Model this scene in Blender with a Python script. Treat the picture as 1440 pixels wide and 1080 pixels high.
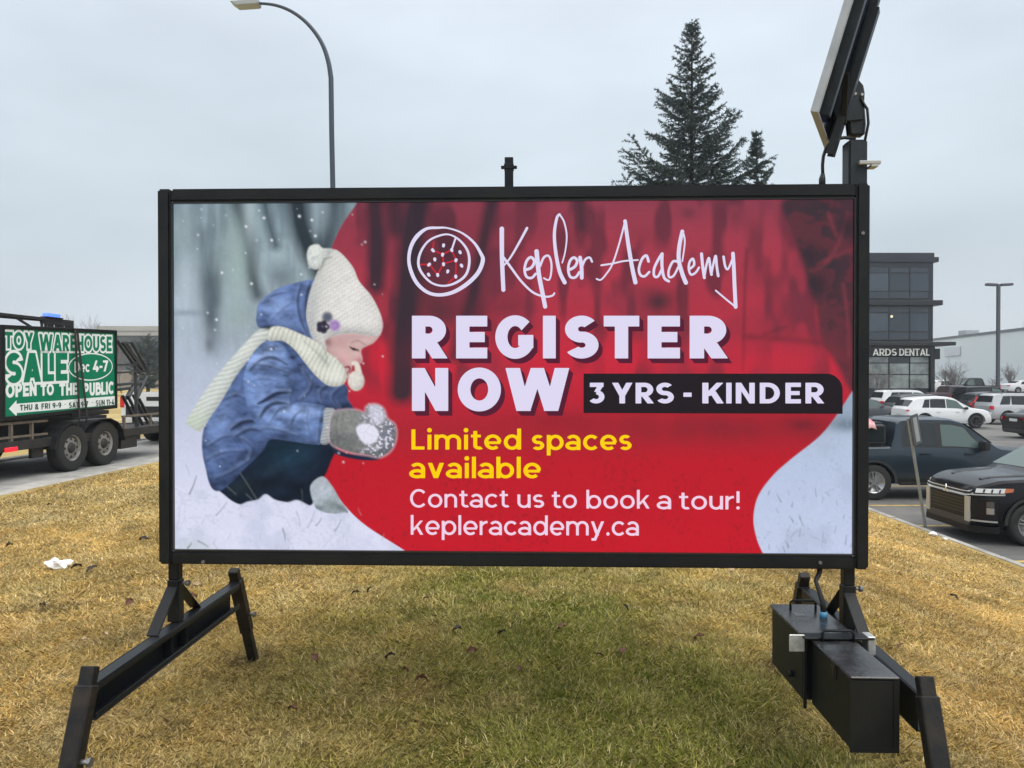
import bpy, bmesh, math, random
import numpy as np
from mathutils import Vector, Matrix, Euler
R = math.radians
random.seed(7); rng = np.random.default_rng(11)
for _o in list(bpy.data.objects): bpy.data.objects.remove(_o)
scene = bpy.context.scene
col = scene.collection

# ------------------------------------------------------------------ camera
CZ = 1.33
FPX = 1080.0                      # focal length in pixels of the 1440 px wide photograph
cam_d = bpy.data.cameras.new('camera'); cam = bpy.data.objects.new('camera', cam_d); col.objects.link(cam)
cam_d.sensor_width = 36; cam_d.lens = 27; cam_d.clip_start = .05; cam_d.clip_end = 3000
PITCH = math.atan(-10/1080)
cam.location = (0, 0, CZ); cam.rotation_euler = (math.pi/2+PITCH, 0, 0)
scene.camera = cam

# ------------------------------------------------------------------ sky and sun (overcast)
SUN_EL, SUN_AZ = R(58), R(140)     # azimuth measured from +Y towards +X
W = bpy.data.worlds.new('World'); scene.world = W; W.use_nodes = True
nt = W.node_tree; nt.nodes.clear()
def wn(t, **k):
    n = nt.nodes.new(t)
    for a, b in k.items(): setattr(n, a, b)
    return n
sky = wn('ShaderNodeTexSky', sky_type='NISHITA', sun_disc=False, sun_elevation=SUN_EL, sun_rotation=SUN_AZ)
sky.dust_density = 4; sky.air_density = 1.0
tc = wn('ShaderNodeTexCoord'); sep = wn('ShaderNodeSeparateXYZ'); nt.links.new(tc.outputs['Generated'], sep.inputs[0])
ramp = wn('ShaderNodeValToRGB'); nt.links.new(sep.outputs['Z'], ramp.inputs[0])
cr = ramp.color_ramp
cr.elements[0].position = 0.0; cr.elements[0].color = (.385, .411, .437, 1)
cr.elements[1].position = 1.0; cr.elements[1].color = (.98, .99, 1.0, 1)
for p, c in ((.06, (.62, .68, .735)), (.17, (.57, .65, .71)), (.30, (.66, .75, .82)), (.43, (.73, .81, .895)), (.56, (1.0, 1.06, 1.12)), (.70, (1.62, 1.66, 1.70))):
    e = cr.elements.new(p); e.color = (*[q*.60 for q in c], 1)
noi = wn('ShaderNodeTexNoise'); noi.inputs['Scale'].default_value = 2.2; noi.inputs['Detail'].default_value = 4; noi.inputs['Roughness'].default_value = .5
mp = wn('ShaderNodeMapping'); mp.inputs['Scale'].default_value = (1, 1, 2.6); mp.inputs['Location'].default_value = (.3, .1, .7)
nt.links.new(tc.outputs['Generated'], mp.inputs[0]); nt.links.new(mp.outputs[0], noi.inputs[0])
mr = wn('ShaderNodeMapRange'); mr.inputs[1].default_value = .3; mr.inputs[2].default_value = .7; mr.inputs[3].default_value = 16.1; mr.inputs[4].default_value = 20.3
nt.links.new(noi.outputs[0], mr.inputs[0])
sc_ = wn('ShaderNodeVectorMath', operation='SCALE'); nt.links.new(ramp.outputs[0], sc_.inputs[0]); nt.links.new(mr.outputs[0], sc_.inputs['Scale'])
mx = wn('ShaderNodeMixRGB'); mx.inputs[0].default_value = .9
nt.links.new(sky.outputs[0], mx.inputs[1]); nt.links.new(sc_.outputs[0], mx.inputs[2])
bg = wn('ShaderNodeBackground'); bg.inputs[1].default_value = .105
nt.links.new(mx.outputs[0], bg.inputs[0]); wo = wn('ShaderNodeOutputWorld'); nt.links.new(bg.outputs[0], wo.inputs[0])
sun_d = bpy.data.lights.new('sun', 'SUN'); sun = bpy.data.objects.new('sun', sun_d); col.objects.link(sun)
sun_d.energy = 1.5; sun_d.angle = R(40); sun_d.color = (1, .95, .88)
sun.rotation_euler = (math.pi/2-SUN_EL, 0, math.pi-SUN_AZ)
vs = scene.view_settings; vs.view_transform = 'Standard'; vs.look = 'None'; vs.gamma = 1; vs.exposure = 0; vs.use_curve_mapping = False

# ------------------------------------------------------------------ helpers
def lin(c):
    c = np.asarray(c, float)/255
    return np.where(c <= .04045, c/12.92, ((c+.055)/1.055)**2.4)
def ray(px, py):
    d = Vector(((px-720)/FPX, 1.0, -(py-540)/FPX))
    return Matrix.Rotation(PITCH, 3, 'X') @ d
def at(px, py, Y):
    d = ray(px, py); k = Y/d.y
    return Vector((d.x*k, Y, CZ+d.z*k))

MATS = {}
def mat(name, c=(.5, .5, .5), rough=.6, metal=0., var=0., vscale=8., bump=0., bscale=60., coat=0., emit=None, estr=1., spec=.5, attr=None, c2=None, vdet=4):
    if name in MATS: return MATS[name]
    m = bpy.data.materials.new(name); m.use_nodes = True; n = m.node_tree; b = n.nodes['Principled BSDF']
    b.inputs['Base Color'].default_value = (*c, 1); b.inputs['Roughness'].default_value = rough; b.inputs['Metallic'].default_value = metal
    b.inputs['Coat Weight'].default_value = coat; b.inputs['Coat Roughness'].default_value = .06; b.inputs['Specular IOR Level'].default_value = spec
    t = n.nodes.new('ShaderNodeTexCoord')
    if var or c2:
        z = n.nodes.new('ShaderNodeTexNoise'); z.inputs['Scale'].default_value = vscale; z.inputs['Detail'].default_value = vdet; z.inputs['Roughness'].default_value = .65
        n.links.new(t.outputs['Object'], z.inputs[0])
        r_ = n.nodes.new('ShaderNodeValToRGB'); n.links.new(z.outputs[0], r_.inputs[0])
        a = c if c2 else tuple(x*(1-var) for x in c); d = c2 if c2 else tuple(min(1, x*(1+var)) for x in c)
        r_.color_ramp.elements[0].position = .36; r_.color_ramp.elements[0].color = (*a, 1)
        r_.color_ramp.elements[1].position = .66; r_.color_ramp.elements[1].color = (*d, 1)
        n.links.new(r_.outputs[0], b.inputs['Base Color'])
        rr = n.nodes.new('ShaderNodeMapRange'); rr.inputs[3].default_value = max(0, rough-.08); rr.inputs[4].default_value = min(1, rough+.1)
        n.links.new(z.outputs[0], rr.inputs[0]); n.links.new(rr.outputs[0], b.inputs['Roughness'])
    if bump:
        z = n.nodes.new('ShaderNodeTexNoise'); z.inputs['Scale'].default_value = bscale; z.inputs['Detail'].default_value = 5
        n.links.new(t.outputs['Object'], z.inputs[0]); q = n.nodes.new('ShaderNodeBump'); q.inputs['Strength'].default_value = bump; q.inputs['Distance'].default_value = .01
        n.links.new(z.outputs[0], q.inputs['Height']); n.links.new(q.outputs[0], b.inputs['Normal'])
    if emit is not None:
        b.inputs['Emission Color'].default_value = (*emit, 1); b.inputs['Emission Strength'].default_value = estr
    if attr:
        a = n.nodes.new('ShaderNodeAttribute'); a.attribute_name = attr
        if attr == 'picture':
            n.links.new(a.outputs['Color'], b.inputs['Emission Color']); b.inputs['Emission Strength'].default_value = estr
        else: n.links.new(a.outputs['Color'], b.inputs['Base Color'])
    MATS[name] = m; return m

def tag(o, label=None, cat=None, group=None, kind=None):
    if label: o['label'] = label
    if cat: o['category'] = cat
    if group: o['group'] = group
    if kind: o['kind'] = kind
    return o
def thing(name, label, cat, loc=(0, 0, 0), rz=0, group=None):
    o = bpy.data.objects.new(name, None); col.objects.link(o); o.location = loc; o.rotation_euler = (0, 0, rz); o.empty_display_size = .2
    return tag(o, label, cat, group)
def link_mesh(name, me, m, parent=None):
    o = bpy.data.objects.new(name, me); col.objects.link(o)
    if m: me.materials.append(m)
    if parent: o.parent = parent
    return o
def raw(name, v, f, m, parent=None, smooth=False):
    me = bpy.data.meshes.new(name); me.from_pydata([tuple(x) for x in v], [], [tuple(x) for x in f]); me.update()
    if smooth:
        me.polygons.foreach_set('use_smooth', [True]*len(me.polygons))
    return link_mesh(name, me, m, parent)
def grid_mesh(name, v, faces, m, parent=None, colr=None, attr='tint'):
    """big mesh from numpy: v (n,3), faces (m,k)"""
    me = bpy.data.meshes.new(name); n, k = faces.shape
    me.vertices.add(len(v)); me.vertices.foreach_set('co', np.ascontiguousarray(v, np.float32).ravel())
    me.loops.add(n*k); me.loops.foreach_set('vertex_index', np.ascontiguousarray(faces, np.int32).ravel())
    me.polygons.add(n); me.polygons.foreach_set('loop_start', np.arange(0, n*k, k, dtype=np.int32))
    me.update(calc_edges=True)
    if colr is not None:
        a = me.color_attributes.new(attr, 'FLOAT_COLOR', 'POINT')
        c4 = np.ones((len(v), 4), np.float32); c4[:, :3] = colr; a.data.foreach_set('color', c4.ravel())
    return link_mesh(name, me, m, parent)
def copy_tree(o, parent=None):
    c = o.copy(); col.objects.link(c); c.parent = parent
    for ch in list(o.children): copy_tree(ch, c)
    return c

class MB:
    def __init__(s): s.bm = bmesh.new()
    def box(s, c, size, rot=None, taper=None):
        vs_ = []
        M = rot.to_matrix() if isinstance(rot, Euler) else (rot if rot is not None else Matrix.Identity(3))
        for dz in (-.5, .5):
            k = taper if (taper and dz > 0) else 1
            for dx, dy in ((-.5, -.5), (.5, -.5), (.5, .5), (-.5, .5)):
                vs_.append(s.bm.verts.new(Vector(c)+M @ Vector((dx*size[0]*k, dy*size[1]*k, dz*size[2]))))
        for f in ((3, 2, 1, 0), (4, 5, 6, 7), (0, 1, 5, 4), (1, 2, 6, 5), (2, 3, 7, 6), (3, 0, 4, 7)):
            s.bm.faces.new([vs_[i] for i in f])
        return s
    def b2(s, a, b):
        return s.box([(a[i]+b[i])/2 for i in range(3)], [abs(b[i]-a[i]) for i in range(3)])
    def bar(s, p0, p1, w, h, up=(0, 0, 1)):
        p0, p1 = Vector(p0), Vector(p1); d = p1-p0; L = d.length; d.normalize(); u = Vector(up)
        x = d.cross(u)
        if x.length < 1e-4: x = d.cross(Vector((1, 0, 0)))
        x.normalize(); u = x.cross(d)
        M = Matrix((x, d, u)).transposed()
        return s.box((p0+p1)/2, (w, L, h), M)
    def cyl(s, p0, p1, r0, r1=None, n=12, cap=True):
        r1 = r0 if r1 is None else r1
        p0, p1 = Vector(p0), Vector(p1); d = (p1-p0).normalized(); a = d.orthogonal().normalized(); b = d.cross(a)
        A, B = [], []
        for i in range(n):
            t = 2*math.pi*i/n; q = a*math.cos(t)+b*math.sin(t)
            A.append(s.bm.verts.new(p0+q*r0)); B.append(s.bm.verts.new(p1+q*r1))
        for i in range(n):
            j = (i+1) % n; f = s.bm.faces.new((A[i], A[j], B[j], B[i])); f.smooth = n > 6
        if cap: s.bm.faces.new(A[::-1]); s.bm.faces.new(B)
        return s
    def tube(s, pts, r, n=8, cap=True):
        pts = [Vector(p) for p in pts]; rs = r if isinstance(r, (list, tuple)) else [r]*len(pts)
        prev = None; a = None
        rings = []
        for i, p in enumerate(pts):
            d = (pts[min(i+1, len(pts)-1)]-pts[max(i-1, 0)]).normalized()
            if a is None: a = d.orthogonal().normalized()
            else: a = (a-d*a.dot(d)).normalized()
            b = d.cross(a)
            rings.append([s.bm.verts.new(p+(a*math.cos(2*math.pi*k/n)+b*math.sin(2*math.pi*k/n))*rs[i]) for k in range(n)])
        for A, B in zip(rings, rings[1:]):
            for i in range(n):
                j = (i+1) % n; f = s.bm.faces.new((A[i], A[j], B[j], B[i])); f.smooth = True
        if cap: s.bm.faces.new(rings[0][::-1]); s.bm.faces.new(rings[-1])
        return s
    def prism(s, pts, axis, a, b):
        """polygon in the plane across axis, swept a..b"""
        def P(u, v, w): return {'x': (w, u, v), 'y': (u, w, v), 'z': (u, v, w)}[axis]
        A = [s.bm.verts.new(P(u, v, a)) for u, v in pts]; B = [s.bm.verts.new(P(u, v, b)) for u, v in pts]; n = len(pts)
        s.bm.faces.new(A[::-1]); s.bm.faces.new(B)
        for i in range(n): s.bm.faces.new((A[i], A[(i+1) % n], B[(i+1) % n], B[i]))
        return s
    def lathe(s, prof, c, axis='y', n=28):
        rings = []
        for r, h in prof:
            ring = []
            for i in range(n):
                t = 2*math.pi*i/n
                q = {'y': (r*math.cos(t), h, r*math.sin(t)), 'z': (r*math.cos(t), r*math.sin(t), h), 'x': (h, r*math.cos(t), r*math.sin(t))}[axis]
                ring.append(s.bm.verts.new(Vector(c)+Vector(q)))
            rings.append(ring)
        for A, B in zip(rings, rings[1:]):
            for i in range(n):
                f = s.bm.faces.new((A[i], A[(i+1) % n], B[(i+1) % n], B[i])); f.smooth = True
        return s
    def build(s, name, m, parent=None, bevel=0, seg=1, M=None):
        bmesh.ops.recalc_face_normals(s.bm, faces=s.bm.faces)
        if bevel:
            ed = [e for e in s.bm.edges if len(e.link_faces) == 2 and e.calc_face_angle(0) > .5]
            bmesh.ops.bevel(s.bm, geom=ed, offset=bevel, segments=seg, affect='EDGES', clamp_overlap=True)
        if M is not None: s.bm.transform(M)
        me = bpy.data.meshes.new(name); s.bm.to_mesh(me); s.bm.free()
        return link_mesh(name, me, m, parent)

def vnoise(x, y, seed=0):
    """smooth 2-D value noise 0..1"""
    t = np.random.default_rng(seed).random((256, 256))
    xi = np.floor(x).astype(int); yi = np.floor(y).astype(int); fx = x-xi; fy = y-yi
    fx = fx*fx*(3-2*fx); fy = fy*fy*(3-2*fy)
    g = lambda a, b: t[a % 256, b % 256]
    return (g(xi, yi)*(1-fx)+g(xi+1, yi)*fx)*(1-fy)+(g(xi, yi+1)*(1-fx)+g(xi+1, yi+1)*fx)*fy
def fbm(x, y, seed=0, o=4):
    s = 0; a = .5
    for i in range(o):
        s = s+a*vnoise(x*2**i, y*2**i, seed+i); a *= .5
    return s/(1-.5**o)
def sstep(a, b, x):
    t = np.clip((x-a)/(b-a), 0, 1); return t*t*(3-2*t)

# ------------------------------------------------------------------ flat lettering: distance field -> clean flat mesh
def glyph(ch, w):
    """(width, prims); cap height 1, baseline 0.  s: butt segment, a: elliptic arc (centre line), p: polygon, d: dot"""
    h = w/2; wh = w*.84; hh = wh/2; X = .74; P = []
    S = lambda x0, y0, x1, y1, ww=None: P.append(('s', x0, y0, x1, y1, ww or w))
    A = lambda cx, cy, rx, ry, a0, a1, ww=None: P.append(('a', cx, cy, rx, ry, a0, a1, ww or w, ww or wh))
    Q = lambda *p: P.append(('p', p))
    D = lambda cx, cy, r: P.append(('d', cx, cy, r))
    para = lambda x0, y0, x1, y1, k=1.1: Q((x0-h*k, y0), (x0+h*k, y0), (x1+h*k, y1), (x1-h*k, y1))
    wd = .3
    if ch == ' ': return .3, P
    if ch == 'I': wd = w; S(h, 0, h, 1)
    elif ch in 'EFL':
        wd = .70 if ch == 'E' else .66; wd = wd if w > .2 else wd-.05; S(h, 0, h, 1)
        if ch != 'F': S(0, hh, wd, hh, wh)
        if ch != 'L': S(0, 1-hh, wd, 1-hh, wh); S(0, .5, wd*.92, .5, wh*.95)
    elif ch == 'H': wd = .8; S(h, 0, h, 1); S(wd-h, 0, wd-h, 1); S(0, .5, wd, .5, wh)
    elif ch == 'T': wd = .80; S(wd/2, 0, wd/2, 1); S(0, 1-hh, wd, 1-hh, wh)
    elif ch in 'RPB':
        wd = .78; S(h, 0, h, 1); r = .335-hh if ch != 'B' else .27-hh; cy = 1-hh-r; cx = wd-r-h*1.15-.02
        S(0, 1-hh, cx, 1-hh, wh); S(0, cy-r, cx, cy-r, wh); A(cx, cy, r+.02, r, -92, 92)
        if ch == 'R': para(.40, .36, wd-h*1.05, 0, 1.15)
        if ch == 'B': r2 = (cy-r-hh)/2; S(0, hh, cx, hh, wh); A(cx, hh+r2, r2+.06, r2, -92, 92)
    elif ch == 'D': wd = .88; S(h, 0, h, 1); cx = .36; S(0, hh, cx, hh, wh); S(0, 1-hh, cx, 1-hh, wh); A(cx, .5, wd-cx-h, .5-hh, -91, 91)
    elif ch in 'OQ': wd = 1.0; A(.5, .5, .5-h+.01, .5-hh+.01, 0, 360)
    elif ch == 'C': wd = .88; A(.49, .5, .49-h, .51-hh, 42, 318)
    elif ch == 'G': wd = .94; A(.49, .5, .49-h, .51-hh, 42, 332); S(wd-h*1.02, .24, wd-h*1.02, .55); S(wd*.60, .55-hh, wd-h*.5, .55-hh, wh)
    elif ch == 'S':
        wd = .78; ry = (.5-hh)/2+.003; rx = wd/2-h; A(wd/2, 1-hh-ry+.003, rx*.96, ry, 38, 270); A(wd/2, hh+ry-.003, rx, ry, -148, 90)
        S(wd/2-.02, .5, wd/2+.02, .5, wh)
    elif ch == 'N': wd = .84; S(h, 0, h, 1); S(wd-h, 0, wd-h, 1); Q((0, 1), (w*.98, 1), (wd, 0), (wd-w*.98, 0))
    elif ch == 'M': wd = 1.0; S(h, 0, h, 1); S(wd-h, 0, wd-h, 1); para(h, 1, .5, .3); para(wd-h, 1, .5, .3)
    elif ch == 'W': wd = 1.42; k = w*.5; para(k, 1, .40, 0); para(wd/2, 1, .40, 0, 1.0); para(wd/2, 1, wd-.40, 0, 1.0); para(wd-k, 1, wd-.40, 0)
    elif ch == 'A': wd = .92; para(wd/2, 1, h, 0); para(wd/2, 1, wd-h, 0); S(.2, .27, wd-.2, .27, wh*.9)
    elif ch == 'V': wd = .9; para(h, 1, wd/2, 0); para(wd-h, 1, wd/2, 0)
    elif ch == 'Y': wd = .86; para(h, 1, wd/2, .38); para(wd-h, 1, wd/2, .38); S(wd/2, 0, wd/2, .45)
    elif ch == 'U': wd = .82; S(h, .38, h, 1); S(wd-h, .38, wd-h, 1); A(wd/2, .39, wd/2-h, .39-hh, 180, 360)
    elif ch == 'K': wd = .84; S(h, 0, h, 1); para(w*.75, .36, wd-h*1.1, 1, 1.1); para(.40, .58, wd-h*1.0, 0, 1.15)
    elif ch == '3':
        wd = .68; S(.03, 1-hh, wd*.94, 1-hh, wh); para(wd*.94-h*1.1, 1-wh*.7, .34, .56, 1.0); A(.31, .32, wd-.31-h, .32-hh, -142, 90)
    elif ch == '4': wd = .78; para(.48, 1, .13, .26); S(.0, .27, wd, .27, wh); S(.53, 0, .53, .5)
    elif ch == '7': wd = .68; S(0, 1-hh, wd, 1-hh, wh); para(wd-h*1.1, 1-hh, .2, 0)
    elif ch == '9': wd = .72; A(.36, .66, .36-h, .34-hh, 0, 360); A(.30, .5, .42-h, .5-hh, -100, 20)
    elif ch == '1': wd = .42; S(wd-h, 0, wd-h, 1); S(0, 1-hh, wd, 1-hh, wh)
    elif ch == '&': wd = .86; A(.36, .76, .2, .24-hh, 0, 360, w*.8); A(.36, .28, .32-h*.4, .28-hh, 20, 340, w*.85); para(.3, .6, .78, 0, .8)
    elif ch == '-': wd = .38; S(0, .42, wd, .42, wh)
    elif ch == '•': wd = .3; D(.15, .5, .13)
    elif ch == '.': wd = w*1.2; D(wd/2, h*1.1, h*1.15)
    elif ch == '!': wd = w*1.2; D(wd/2, h*1.1, h*1.15); S(wd/2, .36, wd/2, 1)
    elif ch == 'o': wd = .80; A(.40, X/2, .40-h, X/2-hh+.01, 0, 360)
    elif ch == 'c': wd = .70; A(.40, X/2, .40-h, X/2-hh+.01, 42, 318)
    elif ch == 'e': wd = .79; A(.40, X/2, .40-h, X/2-hh+.01, 0, 312); S(.1, X/2-.03, wd-h*.4, X/2-.03, wh*.85)
    elif ch in 'bp': wd = .81; A(.81-.39, X/2, .39-h, X/2-hh+.01, 0, 360); S(h, 0 if ch == 'b' else -.27, h, 1.04 if ch == 'b' else X)
    elif ch == 'd': wd = .81; A(.39, X/2, .39-h, X/2-hh+.01, 0, 360); S(wd-h, 0, wd-h, 1.04)
    elif ch == 'a':
        wd = .69; S(wd-h, 0, wd-h, X-.29); A(wd/2-.01, X-.30, wd/2-h+.01, .30-hh+.01, 0, 146); A(wd/2-.02, .215, wd/2-h+.02, .225-hh, 0, 360)
    elif ch in 'nhm':
        wd = .70; S(h, 0, h, X if ch != 'h' else 1.04); r = (wd-w)/2; A(h+r, X-.31, r, .31-hh+.01, 0, 180); S(wd-h, 0, wd-h, X-.30)
        if ch == 'm': wd = .70+.60-w*.3; r2 = (wd-.70)/2; A(.70-h+r2, X-.31, r2, .31-hh+.01, 0, 180); S(wd-h, 0, wd-h, X-.30)
    elif ch == 'u': wd = .70; S(wd-h, 0, wd-h, X); r = (wd-w)/2; A(h+r, .31, r, .31-hh+.01, 180, 360); S(h, .30, h, X)
    elif ch == 'r': wd = .43; S(h, 0, h, X); A(wd+.04, X-.32, wd+.04-h, .32-hh+.01, 95, 180)
    elif ch == 't': wd = .50; S(.20, .2, .20, .92); S(0, X-hh*.9, .46, X-hh*.9, wh*.9); A(.20+.19, .2, .19, .2-hh, 180, 305)
    elif ch == 'i': wd = w*1.2; S(wd/2, 0, wd/2, X); D(wd/2, .96, h*1.2)
    elif ch == 'l': wd = w; S(h, 0, h, 1.04)
    elif ch == 'k': wd = .70; S(h, 0, h, 1.04); para(w*.8, .22, wd-h*1.3, X, 1.05); para(.33, .46, wd-h*1.1, 0, 1.1)
    elif ch == 'v': wd = .74; para(h*1.1, X, wd/2, 0); para(wd-h*1.1, X, wd/2, 0)
    elif ch == 'y': wd = .74; para(h*1.1, X, wd/2, 0); para(wd-h*1.1, X, wd*.27, -.27); S(.03, -.27+hh, wd*.27+h, -.27+hh, wh)
    elif ch == 's':
        wd = .60; ry = (X/2-hh)/2+.003; rx = wd/2-h; A(wd/2, X-hh-ry+.003, rx*.95, ry, 38, 270); A(wd/2, hh+ry-.003, rx, ry, -146, 90)
    return wd, P

def prim_sd(p, x, y):
    """signed distance-like value (negative inside)"""
    if p[0] == 's':
        _, x0, y0, x1, y1, w = p; L = math.hypot(x1-x0, y1-y0) or 1e-6; ux, uy = (x1-x0)/L, (y1-y0)/L
        a = (x-(x0+x1)/2)*ux+(y-(y0+y1)/2)*uy; b = -(x-(x0+x1)/2)*uy+(y-(y0+y1)/2)*ux
        return np.maximum(np.abs(a)-L/2, np.abs(b)-w/2)
    if p[0] == 'd': return np.hypot(x-p[1], y-p[2])-p[3]
    if p[0] == 'a':
        _, cx, cy, rx, ry, a0, a1, w = p[:8]; wy = p[8] if len(p) > 8 else w; dx, dy = x-cx, y-cy
        def ell(a_, b_): q = np.sqrt((dx/a_)**2+(dy/b_)**2)+1e-9; return (q-1)/(np.sqrt((dx/a_**2)**2+(dy/b_**2)**2)/q+1e-9)
        d = ell(rx+w/2, ry+wy/2)
        if rx > w/2+.01 and ry > wy/2+.005: d = np.maximum(d, -ell(rx-w/2, ry-wy/2))
        if a1-a0 < 359:
            mid = R((a0+a1)/2); half = R((a1-a0)/2); ang = np.arctan2(dy/ry, dx/rx); da = np.abs((ang-mid+math.pi) % (2*math.pi)-math.pi)
            d = np.maximum(d, (da-half)*min(rx, ry))
        return d
    if p[0] == 'p': return poly_sd(np.array(p[1], float), x, y)
    if p[0] == 'c':      # tapering round stroke through points (x, y, r)
        d = np.full(x.shape, 1e9)
        for (x0, y0, r0), (x1, y1, r1) in zip(p[1], p[1][1:]):
            vx, vy = x1-x0, y1-y0; L2 = vx*vx+vy*vy or 1e-9; t = np.clip(((x-x0)*vx+(y-y0)*vy)/L2, 0, 1)
            d = np.minimum(d, np.hypot(x-x0-vx*t, y-y0-vy*t)-(r0+(r1-r0)*t))
        return d
def poly_sd(v, x, y):
    d = np.full(x.shape, 1e18); ins = np.zeros(x.shape, bool); n = len(v)
    for i in range(n):
        x0, y0 = v[i]; x1, y1 = v[(i+1) % n]; ex, ey = x1-x0, y1-y0; L2 = ex*ex+ey*ey or 1e-12
        t = np.clip(((x-x0)*ex+(y-y0)*ey)/L2, 0, 1); d = np.minimum(d, (x-x0-ex*t)**2+(y-y0-ey*t)**2)
        if y0 != y1: ins ^= ((y0 > y) != (y1 > y)) & (x < (x1-x0)*(y-y0)/(y1-y0)+x0)
    return np.where(ins, -1, 1)*np.sqrt(d)
def spline(pts, n=8, closed=True):
    p = np.array(pts, float); m = len(p); out = []
    for i in range(m if closed else m-1):
        if closed: a, b, c, d = p[(i-1) % m], p[i], p[(i+1) % m], p[(i+2) % m]
        else: a, b, c, d = p[max(i-1, 0)], p[i], p[i+1], p[min(i+2, m-1)]
        for k in range(n):
            t = k/n; out.append(.5*(2*b+(c-a)*t+(2*a-5*b+4*c-d)*t*t+(3*b-a-3*c+d)*t**3))
    if not closed: out.append(p[-1])
    return np.array(out)
def sdf_mesh(prims, bounds, h, tomap, grow=0.):
    """union of prims (each a list in its own affine space: (prims, sx, sy, ox, oy)) -> (verts, faces) through tomap(x, y)"""
    x0, y0, x1, y1 = bounds; xs = np.arange(x0, x1+h, h); ys = np.arange(y0, y1+h, h)
    F = np.full((len(ys), len(xs)), 1e6)
    for pl, sx, sy, ox, oy, bx0, bx1 in prims:
        i0 = max(0, int((bx0-x0)/h)-3); i1 = min(len(xs), int((bx1-x0)/h)+4)
        if i1 <= i0: continue
        GX, GY = np.meshgrid((xs[i0:i1]-ox)/sx, (ys-oy)/sy); k = min(abs(sx), abs(sy))
        d = np.full(GX.shape, 1e6)
        for p in pl: d = np.minimum(d, prim_sd(p, GX, GY))
        F[:, i0:i1] = np.minimum(F[:, i0:i1], d*k)
    F = F-grow; F[np.abs(F) < 1e-9] = -1e-9
    V, T, idx = [], [], {}
    ins = F < 0
    any_ = ins[:-1, :-1] | ins[1:, :-1] | ins[:-1, 1:] | ins[1:, 1:]
    def vert(key, x, y):
        i = idx.get(key)
        if i is None: i = idx[key] = len(V); V.append((x, y))
        return i
    for j, i in zip(*np.nonzero(any_)):
        cs = ((j, i), (j, i+1), (j+1, i+1), (j+1, i)); poly = []
        for a, b in zip(cs, cs[1:]+cs[:1]):
            fa, fb = F[a], F[b]
            if fa < 0: poly.append(vert(a, xs[a[1]], ys[a[0]]))
            if (fa < 0) != (fb < 0):
                t = fa/(fa-fb); k = (a, b) if a < b else (b, a)
                poly.append(vert(k, xs[a[1]]+(xs[b[1]]-xs[a[1]])*t, ys[a[0]]+(ys[b[0]]-ys[a[0]])*t))
        if len(poly) > 2: T.append(poly)
    return [tomap(*v) for v in V], T
def layout(text, x0, x1, ytop, ybase, w, sp=.13, slope=0., serif=False):
    """place glyphs so that the line spans x0..x1; heights from cap top ytop to baseline ybase"""
    gs = [glyph(c, w) for c in text]
    tot = sum(g[0] for g in gs)+sp*(len(gs)-1); sx = (x1-x0)/tot; sy = ytop-ybase; pl = []; cx = 0
    for (wd, P), c in zip(gs, text):
        P = list(P)
        if serif:
            for p in list(P):
                if p[0] == 's' and abs(p[1]-p[3]) < 1e-6:
                    for yy in (p[2], p[4]): P.append(('s', p[1]-w*1.1, yy+(.035 if yy < .5 else -.035), p[1]+w*1.1, yy+(.035 if yy < .5 else -.035), .07))
        ox = x0+cx*sx
        if P: pl.append((P, sx, sy, ox, ybase+slope*(ox-x0), ox-.1*sx, ox+(wd+.1)*sx))
        cx += wd+sp
    return pl
# ------------------------------------------------------------------ terrain
LOT = -1.37; KERB_X = 6.9; DR0, DR1, DRZ = -6.42, -9.3, -.20
def lot_z(y): return LOT+.0195*np.maximum(0, np.asarray(y, float)-45)
def road_x(y): return DR0+.055*(np.asarray(y, float)-10)      # the driveway bears a little to the right
def hill(x, y):
    x = np.asarray(x, float); y = np.asarray(y, float)
    r = x-road_x(y)
    left = -.16*sstep(0, 1, (-1.2-x)/5.0)
    right = -1.24*sstep(.7, 7.0, x)
    z = np.where(x < 0, left, right)
    z = z+np.where((x < 6.5) & (r > .2), .035*(fbm(x*.8+50, y*.8+50, 5, 3)-.5), 0)
    z = np.where(r < 0, -.16-.14*sstep(0, .4, -r)+.12*sstep(2.95, 3.2, -r), z)
    z = np.where(x > KERB_X+.02, np.minimum(z, lot_z(y)-.12), z)
    return z
def axis(*seg):
    out = []
    for a, b, n in seg: out += list(np.linspace(a, b, n, endpoint=False))
    return np.array(out+[seg[-1][1]])
gx = axis((-900, -60, 10), (-60, -12, 24), (-12, -5, 70), (-5, 8, 70), (8, 14, 10), (14, 900, 14))
gy = axis((-80, 0, 14), (0, 16, 80), (16, 60, 44), (60, 1500, 20))
GX, GY = np.meshgrid(gx, gy); GZ = hill(GX, GY)
idx = np.arange(GX.size).reshape(GX.shape)
q = np.stack([idx[:-1, :-1], idx[:-1, 1:], idx[1:, 1:], idx[1:, :-1]], -1).reshape(-1, 4)
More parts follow.
